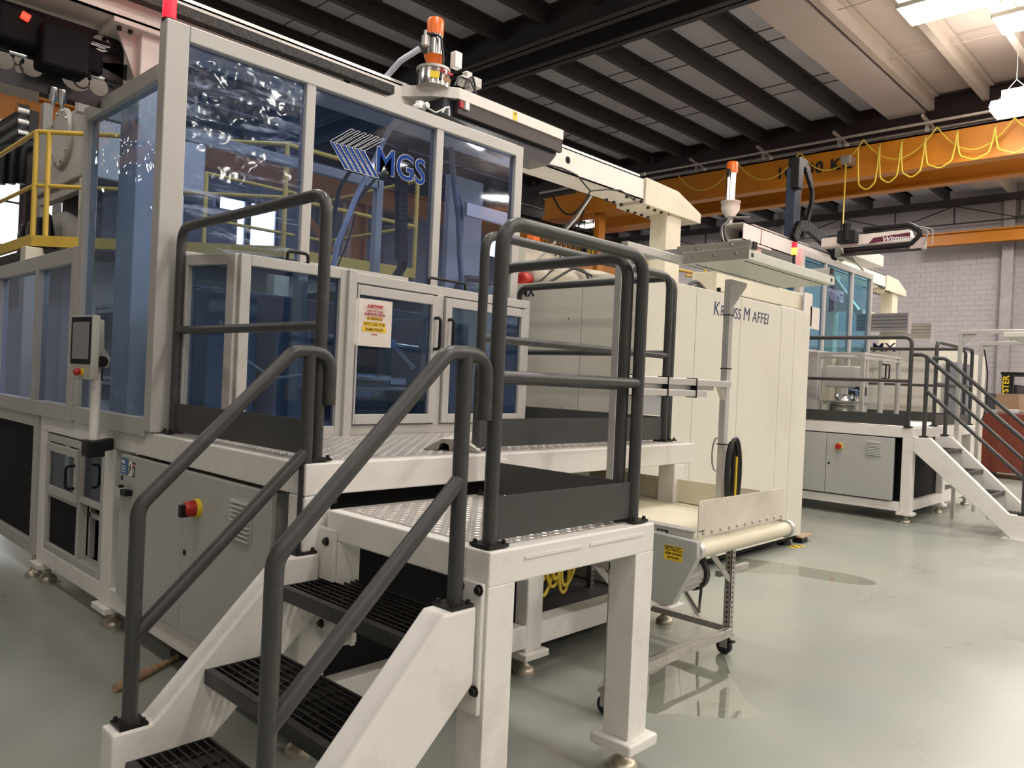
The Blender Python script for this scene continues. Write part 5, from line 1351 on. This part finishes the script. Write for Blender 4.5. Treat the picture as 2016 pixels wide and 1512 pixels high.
part('grey_hose', MB().tube(fillet([PX(a_, b_, y=4.9) for a_, b_ in ((888, 290), (893, 350), (903, 430), (905, 500), (912, 590))], .3), .025, 10).tube(fillet([PX(a_, b_, y=4.9) for a_, b_ in ((893, 350), (908, 400), (908, 460), (905, 500))], .2), .02, 10), mat('hose_grey', (.22,.25,.28), .5), db)
part('slide_bar', MB().box(PX(921, 378, y=4.8).x, PX(1005, 378, y=4.8).x, 4.8, 4.84, 2.86, 2.97), EXTR, db, .004)
part('lit_fixture', MB().box(PX(972, 390, y=5.6).x, PX(1000, 390, y=5.6).x, 5.6, 5.64, 2.75, 2.93), emis('lit_fixture', (.9,.95,1), 6), db, label='bright lamp')
part('tool_arm', MB().cyl((4.9,5.5,2.1), (4.9,5.5,2.75), .03, 8).box(4.75, 5.1, 5.4, 5.6, 2.0, 2.2), BLKP, db)
part('grip_hose', MB().tube(fillet([(4.6,5.2,2.2),(4.7,5.15,2.4),(4.95,5.1,2.4),(5.1,5.1,2.2)], .1), .03, 8), mat('hose_brown', (.12,.05,.05), .4), db)

# ================================================================ CELL 2
OX, OY = 8.35, .30
b2 = cell_base(OX, OY, 'farther white steel machine base with a grey cabinet at the right of the cream machine', 1)
c2 = cabinet(OX, OY, 'farther grey electrical cabinet with orange switch under the second deck')
te2 = tall_enclosure(OX, OY, 3.40, 'farther tall enclosure of cyan glass with outlined logo', (GLASS2, GLASS2, GLASS2), GLASS2)
def far(px_, py__): return PX(px_, py__, y=4.35)
# second logo: white outline letters
u0_, u1_ = far(1632, 585), far(1678, 592)
hgt = far(1655, 570).z-far(1655, 592).z
text('logo_letters_edge', 'MGS', (far(1650, 590).x, 4.375, far(1650, 592).z), hgt/.72, 'y', mat('logo_lilac', (.5,.5,.75), .5), te2, bold=.004, sx=.62)
text('logo_letters', 'MGS', (far(1650, 590).x, 4.373, far(1650, 592).z), hgt/.72, 'y', mat('logo_cyan', (.05,.25,.5), .5), te2, bold=-.006, sx=.62)
for k in range(6):
    v0, t0, l0 = far(1633+k*3.0, 572+k*1.2), far(1638+k*3.0, 567+k*1.2), far(1640+k*3.0, 590+k*1.0)
    part('logo_stroke', MB().bar((v0.x, 4.374, v0.z), (l0.x, 4.374, l0.z), .002, .01, (0,1,0)).bar((v0.x, 4.374, v0.z), (t0.x, 4.374, t0.z), .002, .008, (0,1,0)), mat('logo_lilac', (0,0,0)), te2)
k2 = moulding(OX, OY, 'farther cream moulding machine behind the second deck rails', False)
pm = PX(1719, 692, x=OX+4.648)
text('lettering', 'MX', (OX+4.648, pm.y+.02, pm.z), .20, 'x', NAVY, k2, bold=.002, sx=1.2)
part('polythene_wrap', MB().box(OX+4.9, OX+6.4, OY+3.14, OY+3.15, 1.0, 2.1), CLEARF, k2)
# cell 2 aluminium doored box
s2 = thing('glazed_enclosure', 'clear paned aluminium profile box guard on the farther deck', 'machine guard', (OX+2.6, OY+3.4, 1.15))
za, zb2 = 1.15, 2.06
A2, B2, C2 = (10.30, 4.20), (10.34, 3.65), (11.42, 3.56)
def extr_rect(P, Q, n=0):
    P_, Q_ = Vector((*P, 0)), Vector((*Q, 0)); d_ = (Q_-P_).normalized()
    for c in (P_, Q_): part('profile_post', MB().bar(c+Vector((0,0,za)), c+Vector((0,0,zb2)), .05, .05, d_), EXTR, s2, .004)
    for z in (za+.03, zb2-.02, zb2-.07): part('profile_rail', MB().bar(P_+Vector((0,0,z)), Q_+Vector((0,0,z)), .04, .035), EXTR, s2, .003)
    pane(s2, P, Q, za+.05, zb2-.07, CLEAR)
extr_rect(A2, B2); extr_rect(B2, C2)
xm2 = (B2[0]+C2[0])/2; ym2 = (B2[1]+C2[1])/2
part('profile_post', MB().box(xm2-.04, xm2+.04, ym2-.03, ym2+.02, za, zb2-.05), EXTR, s2, .003)
for sx_ in (-.07, .07): handle(s2, (xm2+sx_, ym2-.03, 1.74), (xm2+sx_, ym2-.03, 1.93), (0,-.05,0), r=.011)
part('corner_panel', MB().box(10.24, 10.30, 4.2, 4.42, za, zb2), FRAME, s2)
r2 = thing('rotary_press', 'round steel turntable and press head inside the farther box guard', 'machine', (10.95, 4.1, 1.15))
part('turntable', MB().lathe((10.9, 4.05, 1.15), (0,0,1), [(0,.24),(.22,.24),(.22,.3),(.25,.3),(.25,.16),(.36,.16)], 28), CHROME, r2)
part('press_head', MB().box(10.75, 11.15, 3.9, 4.3, 1.6, 1.9), MACHG, r2, .02)
part('press_block', MB().box(10.8, 11.1, 3.85, 4.0, 1.5, 1.62), BLACK, r2, .01)
part('shelf', MB().box(10.5, 11.4, 3.8, 4.3, 1.40, 1.42), MACHG, r2)
part('air_fitting', MB().cyl((10.45, 3.85, 1.58), (10.75, 3.85, 1.56), .014, 8).cyl((10.7, 3.85, 1.58), (10.72, 3.85, 1.5), .02, 8), mat('blue_fit', (.1,.25,.5), .4), r2)
# rails of cell 2
guard_rail('thin dark guard rail along the farther deck over the grey cabinet', (9.97, 4.28), (9.97, 2.97), 1.145, 2.25, 1.70)
guard_rail('dark guard rail on the stair side of the farther deck right of its stair', (10.95, 2.96), (12.68, 2.96), 1.145, 2.26, 1.70)
guard_rail('dark guard rail across the back of the farther deck before its cream machine', (12.70, 4.5), (12.70, 3.05), 1.145, 2.27, 1.70)
st2 = thing('stair', 'farther white stair descending to the right with black treads', 'stair', (10.4, 2.2, 0))
for x in (9.95, 10.82):
    prof = [(2.90, 1.04), (2.70, 1.04), (1.83, .26), (1.83, .31), (1.74, .31), (1.74, 0), (1.84, 0), (2.90, .87)]
    prof = [(2.90, 1.04), (2.72, 1.04), (1.90, .27), (1.72, .27), (1.72, 0), (1.86, 0), (2.90, .87)]
    part('stringer', MB().prism([(x, a_, b_) for a_, b_ in prof], (.09,0,0)), WHITE, st2, .008)
    part('floor_plate', MB().box(x-.04, x+.12, 1.6, 1.95, 0, .012), WHITE, st2)
for (y, z) in ((2.62, .90), (2.38, .67), (2.14, .44), (1.90, .22)):
    tr_ = part('tread', MB().box(10.04, 10.82, y-.03, y, z-.05, z).box(10.04, 10.82, y+.22, y+.23, z-.03, z).box(10.04, 10.05, y, y+.22, z-.045, z), GRATE, st2)
    for i in range(6): part('grating_bar', MB().box(10.05, 10.81, y+.02+i*.035, y+.026+i*.035, z-.03, z), GRATE, tr_)
for i, (x, lab) in enumerate(((10.0, 'near dark handrail of the farther stair at the right edge'), (10.86, 'far dark handrail of the farther stair at the right edge'))):
    t = thing('stair_handrail', lab, 'handrail', (x, 2.3, .3))
    part('top_rail', MB().tube(fillet([(x, 2.98, 2.02), (x, 2.84, 2.02), (x, 1.77, 1.07), (x, 1.77, .27)], .08, 6), .024, 12), RAIL, t)
    part('upper_post', MB().cyl((x, 2.80, 1.05), (x, 2.80, 2.0), .024, 12), RAIL, t)
    part('lower_rail', MB().cyl((x, 2.80, 1.60), (x, 1.77, .66), .022, 12), RAIL, t)
    mb, mb2 = MB(), MB(); base_plate(mb, mb2, x, 2.80, 1.04, .045); base_plate(mb, mb2, x, 1.77, .27, .045)
    part('base_plate', mb, BOLT, t); part('bolt', mb2, BOLT, t)
# gantry 2, robot 2
gt2 = gantry(OX, OY, 9.6, 'farther white robot gantry beam with an open hollow end above the second enclosure', h=.07)
bc2 = thing('beacon_lamp', 'small red and orange beacon at the corner of the farther enclosure', 'light', (10.0, 4.3, 3.4))
c = PX(1564, 488, y=4.35)
part('lens', MB().lathe((c.x, 4.35, c.z), (0,0,1), [(0,.035),(.07,.035)], 14), BEACON, bc2)
part('lens_core', MB().lathe((c.x, 4.35, c.z-.09), (0,0,1), [(0,.036),(.09,.036)], 14), BEACONY, bc2)
part('beacon_stem', MB().cyl((c.x, 4.35, c.z-.25), (c.x, 4.35, c.z-.09), .02, 10).box(c.x-.02, 9.935, 4.34, 4.39, c.z-.27, c.z-.25), BLKP, bc2)
l = bpy.data.lights.new('beacon_glow', 'POINT'); l.energy = 9; l.color = (1, .1, .12); l.shadow_soft_size = .05
lo = bpy.data.objects.new('beacon_glow', l); COL.objects.link(lo); lo.parent = bc2; lo.location = (c.x-10.0, .0, c.z-3.4+.15)
lr = thing('linear_robot', 'black vertical robot mast with drag chain and white horizontal arm on the farther gantry', 'robot', (11.5, 5.1, 3.7))
mx_, my_ = 11.4, 5.25
a_ = PX(1560, 478, y=5.25); mx_ = a_.x
ztop = PX(1562, 330, y=5.25).z
part('mast', MB().box(mx_-.10, mx_+.12, my_-.05, my_+.1, 3.7, ztop), mat('mast_blue', (.03,.045,.08), .35, metal=.3), lr, .008)
part('mast_rail', MB().box(mx_+.13, mx_+.16, my_-.04, my_+.02, 3.75, ztop+.1), CHROME, lr)
part('mast_head', MB().box(mx_-.22, mx_-.04, my_-.15, my_-.02, ztop-.35, ztop+.12).box(mx_-.1, mx_+.16, my_-.12, my_+.08, ztop+.02, ztop+.15).prism([(mx_+.16, my_-.12, ztop+.15), (mx_+.16, my_-.12, ztop), (mx_+.42, my_-.12, ztop-.25), (mx_+.42, my_-.12, ztop-.15)], (0,.06,0)), BLKP, lr, .01)
def chain(name, pts, w_, h_, par, wdir):
    pts = [Vector(p_) for p_ in fillet(pts, .12, 6)]
    mb = MB(); tot = 0
    for i in range(len(pts)-1):
        p_, q_ = pts[i], pts[i+1]; n_ = max(1, int((q_-p_).length/.055))
        for k in range(n_):
            a_, b_ = p_.lerp(q_, k/n_), p_.lerp(q_, (k+.8)/n_)
            if (b_-a_).length > .005: mb.bar(a_, b_, w_, h_, wdir)
    return part(name, mb, BLKP, par)
chain('drag_chain', [(mx_+.1, my_-.1, ztop+.05), (mx_+.42, my_-.1, ztop-.28), (mx_+.40, my_-.1, ztop-.5), (mx_+.12, my_-.1, 3.9)], .08, .05, lr, (0,1,0))
cp = [PX(1563, 470, y=5.0), PX(1572, 445, y=5.0), PX(1588, 445, y=5.0), PX(1640, 490, y=5.0), PX(1662, 505, y=5.0)]
chain('drag_chain', cp, .16, .07, lr, (0,1,0))
chain('drag_chain', [PX(1640, 508, y=4.8), PX(1650, 480, y=4.8), PX(1668, 468, y=4.8), PX(1672, 500, y=4.8)], .14, .06, lr, (0,1,0))
ax_ = 11.6
w0, w1 = PX(1616, 472, x=ax_), PX(1790, 455, x=ax_)
part('arm', MB().prism([(ax_, w0.y, w0.z+.02), (ax_, w1.y, w1.z+.03), (ax_, w1.y-.05, w1.z-.15), (ax_, w0.y, w0.z-.12)], (.16,0,0)), GWHITE, lr, .02)
f0 = PX(1715, 478, x=ax_-.002); f1 = PX(1792, 462, x=ax_-.002)
part('arm_stripe', MB().prism([(ax_-.001, f0.y+.04, f0.z-.01), (ax_-.001, f0.y-.03, f0.z+.07), (ax_-.001, f1.y, f1.z+.035), (ax_-.001, f1.y, f1.z-.045)], (-.001,0,0)), mat('maroon_ink', (.10,.01,.03), .4), lr)
tp_ = PX(1736, 475, x=ax_-.004)
text('arm_lettering', 'Wittmann', (ax_-.004, tp_.y, tp_.z-.005), .092, 'x', WINK, lr, bold=.002, shear=.25, sx=1.15)
lp = [(ax_+.02, PX(1700, 447, x=ax_).y, w1.z+.085), (ax_+.02, w1.y, w1.z+.09), (ax_+.02, w1.y-.17, w1.z-.03), (ax_+.02, w1.y-.03, w1.z-.19), (ax_+.02, w0.y-.35, w0.z-.19)]
part('cable_loop', MB().tube(fillet([Vector(v) for v in lp], .13, 8), .04, 8), BLKP, lr)
part('arm_cover', MB().prism([(ax_, PX(1698, 448, x=ax_).y, w1.z+.12), (ax_, PX(1735, 455, x=ax_).y, w1.z+.04), (ax_, PX(1702, 455, x=ax_).y, w1.z+.03)], (.12,0,0)), BLKP, lr)
part('arm_underrail', MB().box(ax_+.02, ax_+.1, w1.y-.15, w0.y-.3, w1.z-.27, w1.z-.235), STEELD, lr)
part('arm_tip', MB().box(ax_, ax_+.12, w1.y-.2, w1.y-.02, w1.z-.25, w1.z-.1), STEEL, lr)
part('tip_cables', MB().tube(fillet([(ax_, w1.y-.15, w1.z+.02), (ax_, w1.y-.25, w1.z-.02), (ax_, w1.y-.2, w1.z-.2)], .05), .012, 6).tube(fillet([(ax_, w1.y-.12, w1.z+.05), (ax_, w1.y-.3, w1.z-.0), (ax_, w1.y-.3, w1.z-.22)], .05), .010, 6), mat('grey_cable', (0,0,0)), lr)
part('joint_motor', MB().cyl((ax_-.1, PX(1672, 480, x=ax_).y, 3.75), (ax_-.1, PX(1672, 480, x=ax_).y, 4.0), .07, 14).box(ax_-.15, ax_+.05, PX(1690,480,x=ax_).y, PX(1655,480,x=ax_).y, 3.72, 3.9), BLKP, lr, .01)
a_, b_ = PX(1690, 500, y=4.75), PX(1742, 515, y=4.75)
part('control_box', MB().box(12.05, 13.3, 4.45, 4.75, 3.62, 3.80), GWHITE, lr, .006)
part('box_end', MB().box(12.03, 12.05, 4.45, 4.75, 3.62, 3.80), mat('green_grey', (.22,.25,.23), .4), lr)
for k in range(3): part('cable', MB().tube(fillet([(11.98, 4.5+.07*k, 3.75), (11.9, 4.45+.05*k, 3.6), (12.0, 4.4, 3.5), (12.3, 4.4, 3.42)], .06), .014, 6), mat('grey_cable', (0,0,0)), lr)
xl_ = PX(1437, 435, y=5.50)
l2 = loader(xl_.x, 5.50, xl_.z, 1.0, 'farther vacuum loader with small orange cap and pale cone hopper by the gantry end', True)
part('feed_pipe', MB().cyl((xl_.x, 5.50, 3.3), (xl_.x, 5.50, xl_.z), .035, 12), STEEL, l2)
part('mount_plate', MB().box(xl_.x-.06, xl_.x+.25, 5.36, 5.56, 3.50, 3.52), STEEL, l2)
hz = xl_.z
for k in range(2):
    part('vacuum_hose', MB().tube(fillet([PX(1475-k*8, 428+k*2, y=5.1), PX(1440-k*6, 428, y=5.1), PX(1418+k*7, 448, y=5.0), PX(1420+k*8, 475, y=4.95), PX(1446+k*4, 490, y=4.95)], .25, 6), .016, 8), RUBBER, l2)
# clamp column under gantry 2 and stacked extrusions
ex = thing('profile_rack', 'stack of grooved aluminium profiles jutting out right of the farther enclosure', 'profiles', (12.5, 4.0, 2.5))
p_a, p_b = PX(1725, 625, x=12.6), PX(1787, 625, x=12.6)
for k in range(5): part('profile', MB().box(12.6, 12.72, p_b.y, p_a.y+.3, 2.52+.055*k, 2.570+.055*k), EXTD, ex, .004)
p_b = PX(1833, 640, x=14.2)
for k in range(5): part('profile', MB().box(14.2, 14.32, p_b.y, PX(1780, 640, x=14.2).y+.4, 2.50+.055*k, 2.550+.055*k), EXTD, ex, .004)
part('profile_end', MB().box(12.59, 12.73, PX(1787, 625, x=12.6).y-.02, PX(1787, 625, x=12.6).y, 2.48, 2.84).box(14.19, 14.33, p_b.y-.02, p_b.y, 2.46, 2.80), ALU, ex)
part('rack_bracket', MB().prism([(12.75, 4.6, 2.85), (12.75, 5.1, 2.85), (12.75, 5.1, 3.4), (12.75, 5.0, 3.4)], (.12,0,0)).box(12.6, 14.4, 4.5, 4.62, 2.78, 2.86), CREAM, ex, .006)
part('rack_column', MB().box(12.75, 12.95, 5.0, 5.25, 1.2, 3.45), CREAM, ex, .01)
# light stand 2
l2s = thing('light_stand', 'farther thin aluminium light stand with flat lamp head by the second stair', 'light stand', (12.0, 2.6, 0))
pa = PX(1893, 645, y=2.6)
def post2(px_, y, zt__):
    b_ = PX(px_, 700, y=y); part('post', MB().box(b_.x-.022, b_.x+.022, y-.022, y+.022, 0, zt__), EXTR, l2s, .003); return b_.x
xa = post2(1890, 2.7, 2.36); xb = post2(1931, 2.7, 2.28)
part('top_arm', MB().bar((xa, 2.7, 2.36), (xa, 1.9, 2.36), .05, .05), EXTR, l2s, .003)
part('top_arm', MB().bar((xb, 2.7, 2.28), (xb, 1.9, 2.30), .05, .05), EXTR, l2s, .003)
part('gusset', MB().prism([(xa, 2.7, 2.34), (xa, 2.52, 2.34), (xa, 2.7, 2.16)], (.02,0,0)).prism([(xb, 2.7, 2.27), (xb, 2.55, 2.27), (xb, 2.7, 2.12)], (.02,0,0)), EXTR, l2s)
part('lamp_head', MB().box(xa-.2, xb+.25, 1.75, 2.2, 2.28, 2.34), LPANEL, l2s, .006)
part('lamp_cable', MB().tube(fillet([(xb, 2.66, 2.2), (xb+.04, 2.62, 1.9), (xb+.06, 2.62, 1.4), (xb, 2.66, 1.2)], .1), .01, 6), RUBBER, l2s)

# ================================================================ RIGHT BACKGROUND
def bin_(x0, x1, y0, y1, h, label):
    t = thing('storage_bin', label, 'bin', ((x0+x1)/2, (y0+y1)/2, 0), 'red storage bins')
    w_ = .04
    part('side_wall', MB().box(x0, x0+w_, y0, y1, .12, h).box(x1-w_, x1, y0, y1, .12, h).box(x0+w_, x1-w_, y0, y0+w_, .12, h).box(x0+w_, x1-w_, y1-w_, y1, .12, h), REDBIN, t, .01)
    part('bin_floor', MB().box(x0+w_, x1-w_, y0+w_, y1-w_, .12, .16), REDBIN, t)
    mb = MB()
    for i in range(1, 5): mb.box(x0-.012, x0, y0+(y1-y0)*i/5-.015, y0+(y1-y0)*i/5+.015, .15, h-.08)
    part('side_rib', mb, REDBIN, t)
    part('skid', MB().box(x0, x1, y0, y0+.1, 0, .12).box(x0, x1, y1-.1, y1, 0, .12), BLKP, t)
    part('liner_bag', MB().prism([(x0+.08, y0+.08, h-.1), (x1-.08, y0+.08, h-.1), (x1-.08, y1-.08, h-.1), (x0+.08, y1-.08, h-.1)], (0,0,.16)), CLEARF, t)
    return t
c = PX(1965, 925, z=0)
bin_(17.6, 18.9, 2.6, 3.95, 1.28, 'large dark red storage bin at the right beyond the farther stair')
bin_(17.3, 18.6, .7, 2.3, 1.05, 'red storage bin cut off by the right edge of the picture')
tb = solo('red_tray', MB().box(16.9, 17.5, 2.25, 2.9, 1.2, 1.36).box(16.85, 17.55, 2.2, 2.95, 1.36, 1.39), RED, 'shallow bright red tray on the right hand bins', 'tray', (17.2, 2.6, 1.2), bevel=.01) if False else None
cbx = thing('cardboard_box', 'closed brown cardboard box with white label behind the red bins', 'box', (20.4, 3.9, 0))
c0 = PX(1960, 790, x=20.4); c1 = PX(2007, 790, x=20.4)
part('carton', MB().box(20.4, 21.2, c1.y, c0.y, .9, PX(1980, 775, x=20.4).z), CARD, cbx, .005)
part('label', MB().box(20.395, 20.4, c1.y, c1.y+.22, 1.0, 1.35), WINK, cbx)
part('pallet', MB().box(20.3, 21.3, c1.y-.2, c0.y+.2, 0, .14), mat('plank', (0,0,0)), cbx)
part('carton', MB().box(20.4, 21.2, c1.y-.1, c0.y+.1, .14, .9), CARD, cbx, .005)
fk = thing('forklift', 'dark forklift mast and counterweight with yellow lettering by the block wall', 'forklift', (23.5, 4.3, 0))
f0 = PX(1972, 735, x=23.5); f1 = PX(2000, 800, x=23.5); ft = PX(1985, 738, x=23.5).z
part('counterweight', MB().box(23.5, 25.2, f1.y, f0.y, .25, ft-.25), BLKP, fk, .05)
part('mast', MB().box(23.3, 23.45, f1.y+.05, f1.y+.15, .1, ft+.05).box(23.3, 23.45, f0.y-.15, f0.y-.05, .1, ft+.05), BLKP, fk)
part('overhead_guard', MB().box(23.4, 25, f1.y-.35, f0.y, ft+.0, ft+.07).box(23.4, 23.5, f1.y-.35, f1.y-.25, ft-.12, ft), BLKP, fk, .01)
part('side_body', MB().box(23.45, 24.6, f0.y, f0.y+.35, .3, ft-.5), MACHD, fk, .04)
R_ = Matrix(((0,0,-1),(0,-1,0),(1,0,0)))
R_ = Matrix(((0,0,-1),(0,-1,0),(-1,0,0)))
R_ = Matrix(((0, 0, -1), (0, 1, 0), (1, 0, 0)))
hy = PX(1984, 793, x=23.28)
part('rear_cover', MB().box(23.29, 23.5, f1.y+.1, f0.y-.1, .3, ft-.05), BLKP, fk, .02)
text('lettering', 'HYSTER', (23.28, hy.y, hy.z), .20, R_, YELP, fk, bold=.005)
for s_ in (0, 1): part('wheel', MB().cyl((23.8, f1.y+(f0.y-f1.y)*s_-.08, .25), (23.8, f1.y+(f0.y-f1.y)*s_+.08, .25), .25, 20), RUBBER, fk)
